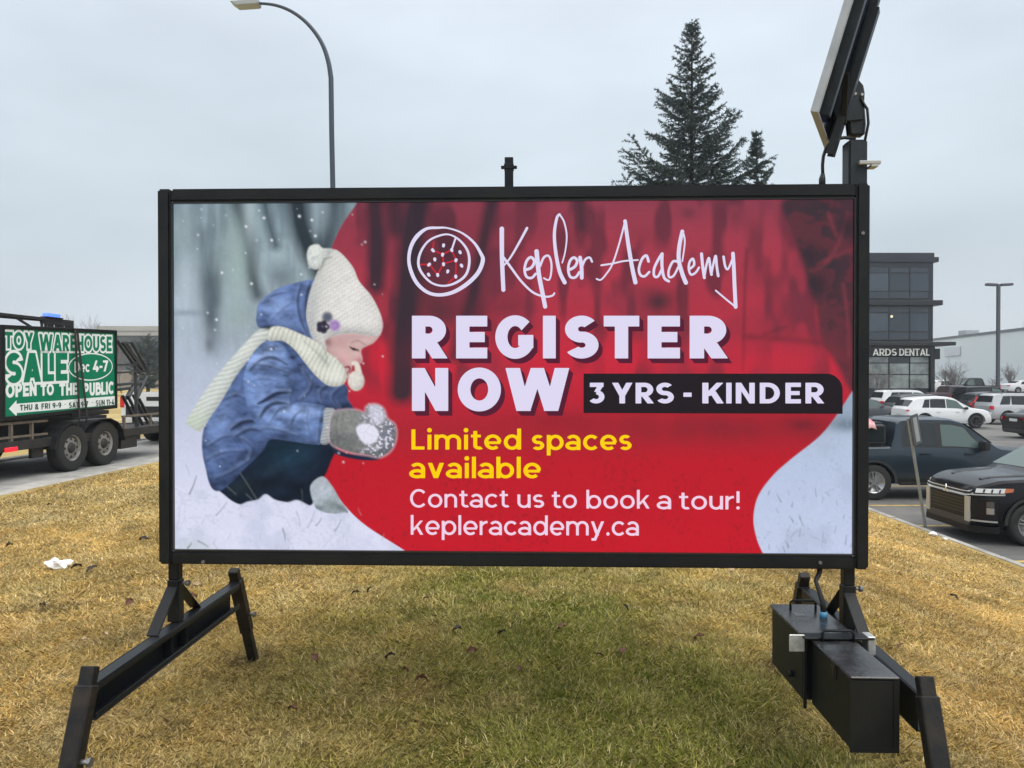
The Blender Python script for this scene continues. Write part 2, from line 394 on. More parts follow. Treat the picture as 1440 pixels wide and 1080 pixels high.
def green(x, y):
    """share of green grass, 0 straw .. 1 green"""
    x = np.asarray(x, float); y = np.asarray(y, float)
    g = 1.2*np.exp(-((x-.66)/.52)**2-((y-2.45)/.95)**2)+.22*np.exp(-((x-.1)/1.35)**2-((y-2.7)/2.2)**2)+.55*np.exp(-((x-.0)/.95)**2-((y-2.9)/1.6)**2)+.55*np.exp(-((x-.4)/1.3)**2-((y-4.6)/1.2)**2)+.35*np.exp(-((x+.1)/.8)**2-((y-2.0)/.4)**2)
    g = g+.35*np.exp(-((x+.75)/.3)**2-((y-1.95)/.25)**2)+.35*np.exp(-((x-2.25)/.2)**2-((y-4.6)/.2)**2)+.3*np.exp(-((x+.25)/.3)**2-((y-5.0)/.35)**2)
    g = g+.22*np.exp(-((x+2.6)/.35)**2-((y-6.6)/.3)**2)+.2*np.exp(-((x+3.2)/.4)**2-((y-4.9)/.3)**2)
    n = fbm(x*2.1+9, y*2.1+3, 21, 4)-.5
    n2 = fbm(x*7+9, y*7+3, 31, 3)-.5
    return np.clip(g+n*1.0*(.22+g)+n2*.9*(.18+g), 0, 1)
STRAW = np.array((.70, .52, .215)); STRAW2 = np.array((.52, .37, .140)); PALE = np.array((.84, .70, .42)); GREEN = np.array((.14, .175, .018)); GREEN2 = np.array((.40, .385, .10))
def grass_tint(x, y):
    g = green(x, y)[..., None]; n = fbm(x*1.3, y*1.3, 41, 4)[..., None]; n2 = fbm(x*5, y*5, 45, 3)[..., None]
    s = STRAW2+(STRAW-STRAW2)*np.clip(n*1.5-.2, 0, 1); s = s+(PALE-s)*np.clip((n2-.55)*2.0, 0, .6)
    rough = ((x > 1.9) & (y < 6.5))[..., None]*.25*np.clip(n2*2-.6, 0, 1); s = s+(PALE-s)*rough
    gg = GREEN+(GREEN2-GREEN)*n2
    s = s*np.array((.95, .955, .93)); s = s*(.74+.5*np.clip((fbm(x*.75+20, y*.75+7, 93, 4)-.5)*2.2+.5, 0, 1))[..., None]; s = s*(1-.45*np.clip((fbm(x*3.1+5, y*3.1+1, 97, 3)-.66)*6, 0, 1))[..., None]; s = s*(1+np.array((.10, .05, -.02))*sstep(1.2, 2.4, x)[..., None])
    out = s+(gg-s)*g
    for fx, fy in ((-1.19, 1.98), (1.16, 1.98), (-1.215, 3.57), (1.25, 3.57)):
        d = np.hypot(x-fx, (y-fy)*.8)+.05*(n2[..., 0]-.5); out = out+(np.array((.075, .055, .035))-out)*(.85*np.exp(-(d/.085)**2))[..., None]  # soil brown mixed in at each foot, painted to stand in for contact shadow
    return out
mground = bpy.data.materials.new('lawn soil'); mground.use_nodes = True
n = mground.node_tree; b = n.nodes['Principled BSDF']; b.inputs['Roughness'].default_value = 1; b.inputs['Specular IOR Level'].default_value = .1
a = n.nodes.new('ShaderNodeAttribute'); a.attribute_name = 'tint'
t = n.nodes.new('ShaderNodeTexCoord'); z = n.nodes.new('ShaderNodeTexNoise'); z.inputs['Scale'].default_value = 26; z.inputs['Detail'].default_value = 8; z.inputs['Roughness'].default_value = .75
n.links.new(t.outputs['Object'], z.inputs[0]); r_ = n.nodes.new('ShaderNodeMapRange'); r_.inputs[1].default_value = .3; r_.inputs[2].default_value = .7; r_.inputs[3].default_value = .45; r_.inputs[4].default_value = 1.25
n.links.new(z.outputs[0], r_.inputs[0]); v_ = n.nodes.new('ShaderNodeVectorMath'); v_.operation = 'SCALE'; n.links.new(a.outputs['Color'], v_.inputs[0]); n.links.new(r_.outputs[0], v_.inputs['Scale'])
n.links.new(v_.outputs[0], b.inputs['Base Color'])
bu = n.nodes.new('ShaderNodeBump'); bu.inputs['Strength'].default_value = .6; bu.inputs['Distance'].default_value = .03; n.links.new(z.outputs[0], bu.inputs['Height']); n.links.new(bu.outputs[0], b.inputs['Normal'])
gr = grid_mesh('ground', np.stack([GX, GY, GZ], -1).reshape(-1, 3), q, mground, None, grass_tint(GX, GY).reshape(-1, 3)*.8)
tag(gr, kind='structure')
gr.data.polygons.foreach_set('use_smooth', [True]*len(gr.data.polygons))

def blades(n, x0, x1, y0, y1, ln, wd, seed, keep=None):
    g = np.random.default_rng(seed)
    x = g.uniform(x0, x1, n); y = g.uniform(y0, y1, n)
    if keep is not None: m = keep(x, y, g.random(n)); x, y = x[m], y[m]; n = len(x)
    clump = np.clip((fbm(x*7, y*7, 77, 3)-.5)*1.8+.5, 0, 1)
    th = g.normal(0, 1.6, n)+11*fbm(x*2.2, y*2.2, 78, 3); til = np.abs(g.normal(0, 1, n))*.42+.62+.2*(clump-.5); til = np.clip(til, .05, 1.5)
    L = ln*g.uniform(.5, 1.35, n)*(.7+.6*clump); w = wd*g.uniform(.6, 1.4, n)
    til = til-.3*green(x, y)*g.random(n)
    dx, dy, dz = np.cos(th)*np.sin(til), np.sin(th)*np.sin(til), np.cos(til)
    px_, py_ = -np.sin(th), np.cos(th)
    z0 = hill(x, y)-.004
    B = np.stack([x, y, z0], -1); P = np.stack([px_, py_, 0*x], -1)*w[:, None]/2; Dn = np.stack([dx, dy, dz], -1)*L[:, None]
    droop = np.zeros((n, 3)); droop[:, 2] = -L*.22*np.sin(til)
    v = np.stack([B-P, B+P, B+Dn*.55+P*.8, B+Dn+droop, B+Dn*.55-P*.8], 1).reshape(-1, 3)
    f = np.arange(n)[:, None]*5+np.array([[0, 1, 2, 3, 4]])
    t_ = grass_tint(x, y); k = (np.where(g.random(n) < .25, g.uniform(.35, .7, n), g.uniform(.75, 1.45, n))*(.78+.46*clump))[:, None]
    dead = (g.random(n) < .22)[:, None]; pale = (g.random(n) < .18)[:, None]
    t_ = np.where(dead, .5*t_+.5*STRAW, t_); t_ = np.where(pale, .5*t_+.5*PALE, t_)*k
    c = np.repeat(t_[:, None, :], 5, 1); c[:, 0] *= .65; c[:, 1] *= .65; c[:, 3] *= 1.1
    return v, f, c.reshape(-1, 3)
def in_lawn(x, y, u): return (x > road_x(y)+.15) & (x < KERB_X-.12)
def cone(x, y, u): return in_lawn(x, y, u) & (np.abs(x) < .74*y+.6)
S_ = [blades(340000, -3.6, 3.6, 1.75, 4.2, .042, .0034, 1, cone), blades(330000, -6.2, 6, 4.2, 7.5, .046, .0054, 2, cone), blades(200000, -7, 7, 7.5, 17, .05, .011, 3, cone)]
off = 0; vv, ff, cc = [], [], []
for v, f, c in S_: vv.append(v); ff.append(f+off); cc.append(c); off += len(v)
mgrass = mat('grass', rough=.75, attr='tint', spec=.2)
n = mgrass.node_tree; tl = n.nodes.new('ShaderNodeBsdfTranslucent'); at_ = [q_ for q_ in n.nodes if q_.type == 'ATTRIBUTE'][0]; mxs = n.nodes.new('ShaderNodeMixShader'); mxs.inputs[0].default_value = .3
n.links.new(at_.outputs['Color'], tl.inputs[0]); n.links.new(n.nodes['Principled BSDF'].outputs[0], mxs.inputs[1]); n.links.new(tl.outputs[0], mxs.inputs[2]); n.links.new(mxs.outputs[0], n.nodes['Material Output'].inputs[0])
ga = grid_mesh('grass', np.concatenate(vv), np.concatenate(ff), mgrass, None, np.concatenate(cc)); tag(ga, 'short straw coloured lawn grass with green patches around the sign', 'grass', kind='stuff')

# driveway, kerbs, car park
mconc = mat('concrete paving', (.33, .325, .31), .85, var=.25, vscale=3, bump=.25, bscale=40, vdet=8)
mkerb = mat('kerb concrete', (.26, .25, .23), .85, c2=(.46, .44, .40), vdet=9, vscale=2.5, bump=.3, bscale=50)
masph = mat('asphalt', (.085, .085, .084), .8, c2=(.185, .178, .165), vscale=.55, bump=.35, bscale=90, vdet=10)
mline = mat('worn yellow paint', (.52, .36, .10), .7, var=.35, vscale=9, vdet=8)
ys_ = np.linspace(-20, 70, 46)
def strip(name, off0, off1, z, m):
    v = []; 
    for y in ys_: v += [(float(road_x(y))+off0, y, z), (float(road_x(y))+off1, y, z)]
    f = [(2*i, 2*i+1, 2*i+3, 2*i+2) for i in range(len(ys_)-1)]
    return tag(raw(name, v, f, m), kind='structure')
strip('driveway', -.32, -2.85, DRZ+.02, mconc)
def kerb_run(name, off0, off1, z0, z1, m):
    v = []
    for y in ys_:
        r0 = float(road_x(y)); v += [(r0+off0, y, z0), (r0+off0, y, z1-.02), (r0+off0-.025, y, z1), (r0+off1+.025, y, z1), (r0+off1, y, z1-.02), (r0+off1, y, z0)]
    f = []
    for i in range(len(ys_)-1):
        for k in range(5): f.append((6*i+k, 6*i+k+1, 6*i+k+7, 6*i+k+6))
    return tag(raw(name, v, f, m), kind='structure')
kerb_run('kerb', .0, -.32, -.4, DRZ+.06, mkerb); kerb_run('kerb', -2.85, -3.05, -.4, DRZ+.06, mkerb)
ly = np.array([-40, 45, 80, 110, 160]); v = []
for y in ly: v += [(KERB_X+.15, y, float(lot_z(y))), (260, y, float(lot_z(y)))]
tag(raw('car_park', v, [(2*i, 2*i+1, 2*i+3, 2*i+2) for i in range(4)], masph), kind='structure')
m = MB()
for i in range(28): m.b2((KERB_X+.004*(i % 3), -40+3*i+.006, LOT-.3), (KERB_X+.15+.004*(i % 2), -37+3*i-.006, LOT+.13-.004*(i % 4 == 1)))
tag(m.build('kerb', mkerb, None, .02, 2), kind='structure')
m = MB()
for y in (8.6, 11.15, 13.85, 16.05, 18.9, 21.6): m.b2((KERB_X+.16, y, LOT), (KERB_X+5.4, y+.10, LOT+.004))
tag(m.build('parking_lines', mline), kind='structure')
# island between the first and second rows of the car park
m = MB(); m.b2((20.5, 26, LOT-.2), (60, 27.3, LOT+.13)); tag(m.build('parking_island', mat('dry island turf', (.30, .24, .14), .95, var=.3, vscale=4), None, .04, 2), kind='structure')

# ------------------------------------------------------------------ the portable sign
SX, SY, SA = -.0125, 2.72, -math.atan(.08/2.521)
_cs, _sn = math.cos(-SA), math.sin(-SA)
def to_sign(x, y): x -= SX; y -= SY; return x*_cs-y*_sn, x*_sn+y*_cs
CL = to_sign(0, 0)
def smap(px, py, yl):
    d = ray(px, py); dx, dy = d.x*_cs-d.y*_sn, d.x*_sn+d.y*_cs; k = (yl-CL[1])/dy
    return (CL[0]+dx*k, yl, CZ+d.z*k)
mframe = mat('black powder coated steel', (.005, .0075, .0105), .42, c2=(.0125, .0135, .0145), vscale=7, vdet=9, bump=.08, bscale=120, spec=.24)
mwire = mat('black rubber cable', (.012, .012, .013), .5)
mbolt = mat('dull zinc', (.20, .20, .20), .45, metal=.7)
malu = mat('aluminium', (.34, .37, .41), .5, metal=.1, var=.12, vscale=10)
sign = thing('portable_sign', 'large black framed trailer style sign lit with a red school registration advert on the lawn', 'sign', (SX, SY, 0), SA)
HW, ZB, ZT, FW, FD = 1.262, .655, 2.005, .047, .13
m = MB()
m.b2((-HW, -.0, ZB), (-HW+FW, FD, ZT)); m.b2((HW-FW, 0, ZB), (HW, FD, ZT))
m.b2((-HW+FW, .0015, ZT-FW), (HW-FW, FD-.0015, ZT)); m.b2((-HW+FW, .0015, ZB), (HW-FW, FD-.0015, ZB+FW))
m.build('frame', mframe, sign, .007, 2)
m = MB()
for s in (-1, 1): m.b2((s*(HW-FW-.0005), .008, ZB+FW), (s*(HW-FW-.005), .024, ZT-FW))
m.b2((-HW+FW+.005, .008, ZT-FW-.0005), (HW-FW-.005, .024, ZT-FW-.005)); m.b2((-HW+FW+.005, .008, ZB+FW+.0005), (HW-FW-.005, .024, ZB+FW+.005))
m.build('retainer_strip', mat('black trim', (.012, .013, .015), .3), sign)
m = MB(); m.b2((-HW+.01, FD+.001, ZB+.01), (HW-.01, FD+.012, ZT-.01)); m.build('back_panel', mframe, sign)
for px, py in ((286, 790), (1153, 791), (1213, 328)):
    m = MB(); p = smap(px, py, 0); m.cyl((p[0], .002, p[2]), (p[0], -.006, p[2]), .006, n=8); m.build('rivet', mbolt, sign)
# the printed picture: a coloured grid painted in code
PY_ = .02
st = 1.3
pxs = np.arange(236, 1211, st); pys = np.arange(279, 787, st)
PX, PYY = np.meshgrid(pxs, pys); H_, W_ = PX.shape
C = lambda r, g, b: lin((r, g, b))
z1 = lambda L: [(240+a/4.153, 280+b/4.153) for a, b in L]
z2 = lambda L: [(240+a/4.153, 520+b/4.153) for a, b in L]
z3 = lambda L: [(560+a/4.153, 290+b/4.153) for a, b in L]
z4 = lambda L: [(860+a/4.0, 290+b/4.0) for a, b in L]
z6 = lambda L: [(880+a/3.858, 500+b/3.858) for a, b in L]
def blend(img, m, c): return img+(np.asarray(c)-img)*m[..., None]
def pmask(pts, soft=1.3, smooth=True, grow=0):
    v = spline(pts, 6) if smooth else np.array(pts, float)
    pad = soft*2+3+abs(grow)
    i0, i1 = np.searchsorted(pxs, (v[:, 0].min()-pad, v[:, 0].max()+pad)); j0, j1 = np.searchsorted(pys, (v[:, 1].min()-pad, v[:, 1].max()+pad))
    M = np.zeros((H_, W_)); s = np.s_[j0:j1, i0:i1]
    d = poly_sd(v, PX[s], PYY[s])-grow; M[s] = np.clip(.5-d/(2*soft), 0, 1); M = M*M*(3-2*M); return M
def blob(cx, cy, rx, ry, ang=0, p=1.0):
    c, s = math.cos(R(ang)), math.sin(R(ang)); dx, dy = PX-cx, PYY-cy
    u, v = (dx*c+dy*s)/rx, (-dx*s+dy*c)/ry
    return np.exp(-(u*u+v*v)**p)
def stroke(pts, w, soft=1.0):
    v = spline(pts, 6, False); d = np.full((H_, W_), 1e9); ws = np.interp(np.linspace(0, 1, len(v)), np.linspace(0, 1, len(w)), w) if isinstance(w, (list, tuple)) else np.full(len(v), w)
    pad = max(ws)+soft*3+2
    i0, i1 = np.searchsorted(pxs, (v[:, 0].min()-pad, v[:, 0].max()+pad)); j0, j1 = np.searchsorted(pys, (v[:, 1].min()-pad, v[:, 1].max()+pad)); s = np.s_[j0:j1, i0:i1]
    d[s] = prim_sd(('c', [(a, b, r/2) for (a, b), r in zip(v, ws)]), PX[s], PYY[s])
    return np.clip(.5-d/(2*soft), 0, 1)
N1 = fbm(PX/40, PYY/40, 3, 4); N2 = fbm(PX/24, PYY/62, 4, 2); N3 = fbm(PX/4, PYY/4, 6, 3); N4 = fbm(PX/90+3, PYY/70, 8, 3)
# --- the winter wood (left) ---
def vgrad(stops):
    ys0 = [s[0] for s in stops]; a = np.array([lin(s[1]) for s in stops])
    return np.stack([np.interp(PYY, ys0, a[:, k]) for k in range(3)], -1)
wood = vgrad([(285, (126, 144, 154)), (380, (146, 163, 170)), (460, (160, 174, 186)), (520, (176, 187, 205)), (620, (200, 205, 228)), (690, (216, 219, 241)), (780, (216, 218, 244))])
wood = wood*(1+(.55*(N1-.5)+.7*(fbm(PX/9, PYY/70, 14, 3)-.5))[..., None]*np.clip((560-PYY)/150, 0, 1)[..., None])
for c, w, k in ((C(44, 55, 65), .95, [((332, 285), (345, 330), (352, 380), (362, 415)), 18, 7]), (C(40, 50, 58), .97, [((418, 285), (424, 320), (436, 350), (450, 375)), 30, 9]),
                (C(50, 64, 74), .85, [((372, 285), (380, 320), (388, 345)), 12, 7]), (C(70, 84, 94), .5, [((395, 285), (398, 330)), 8, 6]), (C(66, 80, 90), .7, [((285, 330), (292, 380), (300, 420)), 14, 12]),
                (C(42, 54, 64), .85, [((470, 285), (462, 330), (448, 400)), 22, 9])):
    wood = blend(wood, stroke(k[0], k[1], k[2])*w, c)
for cx, cy, rx, ry, c, w in ((300, 395, 22, 22, (66, 80, 90), .6), (297, 446, 14, 40, (40, 52, 66), .85), (294, 484, 7, 12, (36, 46, 60), .7), (262, 400, 16, 50, (182, 197, 210), .75), (332, 370, 20, 70, (160, 180, 178), .75),
                         (395, 385, 18, 14, (70, 84, 94), .5), (455, 300, 14, 26, (146, 160, 170), .5), (352, 300, 9, 40, (168, 184, 190), .75), (255, 320, 20, 40, (150, 165, 170), .5), (395, 375, 22, 12, (140, 155, 165), .5),
                         (360, 470, 40, 30, (150, 165, 172), .5), (335, 445, 20, 18, (150, 168, 166), .6), (270, 480, 26, 26, (180, 192, 206), .5), (400, 430, 60, 30, (130, 146, 152), .4)):
    wood = blend(wood, blob(cx, cy, rx, ry)*w, C(*c))
wood = blend(wood, (np.clip((PYY-640)/60, 0, 1)*np.clip(N3*1.6-.75, 0, 1)*.5), C(176, 182, 200))
wood = blend(wood, blob(262, 440, 30, 5)*.5, C(110, 125, 138))
# --- the red field ---
red = vgrad([(285, (140, 60, 78)), (330, (160, 58, 76)), (400, (168, 54, 72)), (470, (180, 46, 64)), (520, (194, 40, 60)), (560, (186, 36, 54)), (610, (170, 34, 48)), (650, (188, 26, 42)), (780, (198, 24, 42))])  # greyer towards the top: the face's reflection veil is painted into the print
dk = C(52, 42, 52)
up = np.clip((560-PYY)/40, 0, 1)
red = blend(red, np.clip((N2-.50)*3.6, 0, .68)*up, C(74, 42, 55)); red = blend(red, blob(618, 370, 62, 66)*.72, C(50, 40, 50)); red = blend(red, np.clip((N4-.5)*2.5, 0, .5)*up, C(120, 50, 66))
for pts, w, s, k in ((((526, 285), (530, 340), (528, 400)), 24, 7, .92), (((588, 285), (580, 330), (573, 420), (568, 480), (565, 550)), 36, 9, .97), (((691, 285), (682, 330), (668, 400), (655, 450), (640, 500)), 18, 6, .88),
                     (((815, 285), (818, 320)), 10, 6, .7), (((556, 285), (560, 320)), 26, 8, .75), (((1050, 350), (1047, 420), (1045, 520)), 4, 2.5, .55), (((1048, 474), (1100, 477), (1165, 484)), 8, 4, .55), (((660, 440), (720, 430)), 30, 16, .35),
                     (((515, 300), (506, 340)), 10, 7, .5), (((1075, 470), (1105, 460)), 5, 3, .5)):
    red = blend(red, stroke(pts, w, s)*k, dk if k > .6 else C(84, 40, 52))
for cx, cy, rx, ry, k in ((925, 425, 16, 12, .8), (935, 420, 26, 18, .4), (620, 440, 30, 22, .6), (900, 472, 10, 14, .35), (1060, 328, 12, 20, .4), (968, 300, 12, 9, .45), (1035, 305, 14, 18, .35), (900, 330, 26, 16, .25), (600, 400, 40, 50, .45), (1080, 395, 30, 12, .3)):
    red = blend(red, blob(cx, cy, rx, ry)*k, C(58, 44, 52))
tr = pmask(z4([(985, -40), (1010, 120), (1060, 260), (1100, 420), (1140, 540), (1170, 680), (1200, 780), (1270, 900), (1360, 1060), (1420, 1100), (1420, -40)]), 6)
red = blend(red, tr*(.84+.16*np.clip(N1*2-.6, 0, 1)), C(56, 46, 54))
N5 = fbm(PX/20, PYY/17, 16, 3); red = blend(red, tr*np.clip((N5-.5)*2.6+(N1-.5)*1.6, 0, .38), C(120, 50, 62))
for pts in (((1192, 300), (1180, 340), (1160, 372), (1140, 380)), ((1200, 350), (1170, 362), (1150, 372)), ((1165, 300), (1175, 330)), ((1186, 400), (1192, 450), (1194, 500))):
    red = blend(red, stroke(pts, 4, 3)*.5, C(140, 58, 70))
for cx, cy in ((1140, 358), (1150, 400), (1192, 318)): red = blend(red, blob(cx, cy, 14, 16)*.8, C(44, 40, 48))
red = blend(red, (blob(1010, 600, 230, 22)*np.clip(.35+N2*.9, 0, 1)*.75), C(132, 34, 46)); red = blend(red, blob(1128, 597, 20, 10)*.6, C(80, 34, 44)); red = blend(red, blob(780, 590, 60, 10)*.4, C(130, 32, 44))
red = blend(red, blob(860, 500, 180, 26)*.5, C(205, 40, 60)); red = blend(red, blob(1100, 510, 60, 26)*.6, C(204, 42, 62)); red = blend(red, blob(530, 500, 14, 26)*.7, C(205, 36, 56))
g2 = np.random.default_rng(5)
def tufts(img, n, x0, x1, y0, y1, c, k, lo=4, hi=12):
    for _ in range(n):
        x, y = g2.uniform(x0, x1), g2.uniform(y0, y1); l = g2.uniform(lo, hi); a = g2.normal(0, .45)
        img = blend(img, stroke([(x, y), (x+l*math.sin(a)*.6, y-l*.5), (x+l*math.sin(a), y-l*math.cos(a))], [1.6, .6], .9)*k*g2.uniform(.4, 1), c)
    return img
red = tufts(red, 60, 470, 1070, 630, 778, C(120, 26, 36), .6)
red = blend(red, np.clip((N3-.6)*3, 0, .45)*np.clip((PYY-600)/60, 0, 1)*(N1 > .5), C(120, 28, 38))
edge = [(503, 278), (501, 287), (481, 316), (466, 350), (452, 400), (445, 460), (440, 520), (440, 580), (445, 635), (454, 669), (471, 693), (490, 717), (517, 741), (567, 773), (585, 784)]
right = z6([(1260, 150), (1225, 200), (1140, 330), (1050, 440), (900, 560), (800, 650), (720, 760), (693, 880), (710, 990), (745, 1075), (765, 1110)])
ep = list(map(tuple, spline(edge, 5, False))); rp = list(map(tuple, spline(right, 6, False)))
snowr = vgrad([(550, (150, 170, 190)), (590, (150, 165, 185)), (610, (178, 192, 215)), (650, (184, 197, 224)), (780, (196, 206, 234))])
snowr = blend(snowr, blob(1190, 597, 26, 10)*.75, C(96, 112, 128)); snowr = blend(snowr, np.clip((N1-.55)*3, 0, .3), C(160, 172, 194))
snowr = blend(snowr, np.clip((N3-.62)*3, 0, .4)*(N1 > .45), C(150, 160, 182))
snowr = tufts(snowr, 26, 1080, 1196, 690, 778, C(96, 106, 112), .75, 5, 14)
M = pmask(ep+[(1300, 784), (1300, 270)], .9, False)
img = blend(wood, M, 0*red)+0*red; img = wood*(1-M[..., None])+red*M[..., None]
# keep the far right snow out of the red field
Ms = pmask(rp+[(1260, 800), (1260, 480)], .9, False); img = img*(1-Ms[..., None])+snowr*Ms[..., None]
# --- snow foreground behind the child, then the child ---
zc = lambda L: [(240+a/2.347, 320+b/2.348) for a, b in L]
cx_ = lambda a: 240+a/2.347
cy_ = lambda b: 320+b/2.348
def shade(img, pts, M, k=.5, dx=-4, dy=-5, soft=8, hi=.0):
    P_ = [(x+dx, y+dy) for x, y in pts]; m_ = M*(1-pmask(P_, soft)); img = img*(1-k*m_[..., None])
    if hi: Q_ = [(x-dx, y-dy) for x, y in pts]; img = img*(1+hi*(M*(1-pmask(Q_, soft)))[..., None])
    return img
def stripes(ang, wl, ph=0): c, s = math.cos(R(ang)), math.sin(R(ang)); return np.sin((PX*c+PYY*s)*2*math.pi/wl+ph)
def tones(img, M, L):
    for X, Y, rx, ry, a, k, c in L: img = blend(img, M*blob(cx_(X), cy_(Y), rx/2.347, ry/2.347, a)*k, C(*c))
    return img
def fold(img, M, pts, w=4, k=.7, c=(26, 37, 64), hl=.20, off=(-2, -3)):
    p = zc(pts); img = blend(img, M*stroke([(x+off[0], y+off[1]) for x, y in p], w*1.1, 2.6)*hl, C(142, 166, 212))
    return blend(img, M*stroke(p, [w*.35, w, w*.9, w*.3], 1.7)*k, C(*c))
G1 = fbm(PX/2.6, PYY/2.6, 61, 2); G2 = fbm(PX/8+PYY/13, PYY/7, 62, 3); G3 = fbm(PX/18, PYY/12, 63, 3)
puff = (fbm(PX/15+PYY/40, PYY/9-PX/60, 81, 3)-.5)
def cloth(img, M, a=.55, b_=.10): return img*(1+(a*puff+b_*(G1-.5)+.18*(G2-.5))[..., None]*M[..., None])
knit = np.clip(stripes(58, 5.6)*stripes(-38, 5.2), -1, 1)
# scarf tail
tail = zc([(335, 330), (290, 338), (240, 388), (180, 455), (120, 530), (75, 600), (52, 642), (72, 662), (97, 672), (122, 640), (168, 568), (218, 490), (262, 430), (312, 376), (350, 352)])
m1 = pmask(tail, 1.6); img = blend(img, m1, C(205, 211, 206)); img = shade(img, tail, m1, .30, -4, -4, 8)
img = img*(1+(.22*np.clip(stripes(72, 6.0, 1.5*np.sin(PX/9)), -1, 1)+.25*(G1-.5))[..., None]*m1[..., None]*.6); img = tones(img, m1, [(80, 640, 40, 34, 0, .5, (188, 202, 178)), (250, 400, 40, 30, 0, .4, (226, 228, 222))])
# pants and boot
pants = zc([(160, 850), (250, 780), (310, 710), (340, 690), (420, 690), (520, 705), (545, 730), (530, 770), (505, 825), (470, 850), (470, 910), (430, 920), (360, 905), (300, 915), (230, 915), (180, 885)])
mpn = pmask(pants, 1.3); img = blend(img, mpn, C(22, 36, 54)); img = tones(img, mpn, [(400, 760, 70, 34, -18, .75, (30, 60, 80)), (370, 730, 60, 26, 0, .5, (22, 52, 68)), (440, 800, 60, 22, -25, .5, (28, 46, 66)), (300, 850, 70, 26, -20, .7, (14, 22, 30)), (230, 860, 40, 20, -30, .6, (34, 46, 50)), (420, 870, 40, 30, 0, .6, (14, 18, 28)), (500, 760, 20, 40, 10, .5, (16, 26, 44)), (340, 800, 40, 12, -30, .5, (40, 60, 74))])
img = shade(img, pants, mpn, .45, -2, -7, 9); img = img*(1+(.5*(G2-.5)+.5*puff)[..., None]*mpn[..., None])
for p_ in ([(228, 808), (255, 850), (285, 898)], [(180, 850), (215, 880)], [(250, 880), (275, 905)]): img = blend(img, stroke(zc(p_), 1.8, 1)*.55, C(98, 106, 108))
boot = zc([(462, 852), (500, 822), (530, 850), (560, 900), (585, 942), (540, 945), (490, 935), (470, 905)]); mbt = pmask(boot, 1.3); img = blend(img, mbt, C(176, 186, 196)); img = tones(img, mbt, [(530, 915, 40, 20, 20, .7, (120, 132, 134)), (500, 870, 20, 20, 0, .6, (200, 206, 220)), (560, 925, 30, 8, 30, .7, (96, 108, 112)), (485, 925, 24, 10, 0, .6, (70, 82, 92))]); img = shade(img, boot, mbt, .3, -3, -4, 6)
img = img*(1+(.4*(G2-.5)+.3*(G1-.5))[..., None]*mbt[..., None])
# torso
body = zc([(340, 360), (300, 385), (262, 430), (216, 490), (168, 572), (122, 640), (106, 680), (104, 735), (115, 795), (130, 850), (152, 870), (182, 856), (250, 790), (305, 735), (330, 700), (420, 700), (500, 690), (540, 615), (602, 606), (585, 565), (578, 520), (520, 518), (480, 488), (440, 440), (405, 395), (370, 368)])
mb = pmask(body, 1.3); img = blend(img, mb, C(68, 92, 140))
img = tones(img, mb, [(160, 640, 40, 60, 20, .7, (108, 136, 188)), (150, 740, 40, 50, 0, .55, (92, 120, 172)), (220, 720, 60, 50, 0, .45, (62, 86, 134)), (170, 830, 40, 34, -30, .65, (46, 66, 106)), (270, 740, 40, 34, 0, .6, (50, 70, 112)), (500, 540, 80, 60, 0, .8, (52, 70, 112)), (480, 500, 30, 26, 20, .5, (70, 92, 138)), (540, 570, 40, 40, 0, .7, (40, 56, 94)), (575, 590, 26, 20, 0, .7, (30, 42, 72)), (230, 600, 20, 60, 25, .5, (54, 76, 122)), (200, 560, 26, 40, 30, .4, (104, 132, 186)), (455, 560, 24, 14, 0, .5, (84, 106, 152)), (510, 545, 14, 12, 0, .5, (82, 104, 150))])
img = cloth(img, mb, 1.6); img = shade(img, body, mb, .52, -3, -8, 12)
for p_, w, k in (([(170, 570), (215, 555), (245, 565)], 3, .6), ([(200, 668), (235, 645), (275, 640), (300, 655)], 6, .9), ([(215, 690), (260, 668), (300, 672)], 5, .7), ([(130, 720), (170, 695), (200, 690)], 3.4, .6), ([(120, 770), (170, 745), (240, 740)], 3, .45), ([(240, 700), (270, 730), (260, 770)], 4, .5), ([(470, 500), (460, 540), (430, 570)], 4, .65), ([(520, 520), (495, 545), (505, 580)], 4, .6), ([(560, 530), (535, 560), (560, 600)], 4, .6), ([(440, 470), (470, 520)], 4, .55), ([(150, 830), (200, 810), (260, 770)], 3, .5)):
    img = fold(img, mb, p_, w, k)
dsl = pmask(zc([(535, 725), (580, 745), (640, 752), (690, 757), (680, 768), (630, 768), (575, 758), (540, 745)]), 1.1); img = blend(img, dsl, C(32, 38, 62))
# sleeve
arm = zc([(330, 376), (298, 386), (262, 430), (240, 500), (248, 570), (268, 630), (298, 668), (325, 692), (400, 705), (480, 716), (496, 702), (509, 600), (500, 588), (430, 576), (396, 584), (398, 545), (406, 480), (392, 425), (370, 388)])
ma = pmask(arm, 1.2); img = blend(img, ma, C(92, 120, 172))
img = tones(img, ma, [(300, 430, 50, 28, -20, .85, (134, 162, 214)), (290, 530, 30, 40, 0, .5, (106, 136, 188)), (430, 608, 70, 18, 6, .85, (136, 164, 216)), (350, 630, 50, 24, 0, .5, (110, 138, 192)), (390, 500, 16, 60, 0, .6, (62, 84, 132)), (400, 690, 110, 16, 5, .75, (60, 84, 134)), (270, 620, 16, 40, -20, .6, (62, 86, 136)), (485, 650, 14, 60, 8, .5, (74, 100, 152)), (340, 400, 30, 14, 0, .5, (128, 154, 204)), (350, 560, 40, 18, -10, .55, (66, 90, 140)), (320, 480, 40, 14, -10, .4, (78, 104, 156))])
img = cloth(img, ma, 1.6); img = shade(img, arm, ma, .5, -2, -7, 9, .1)
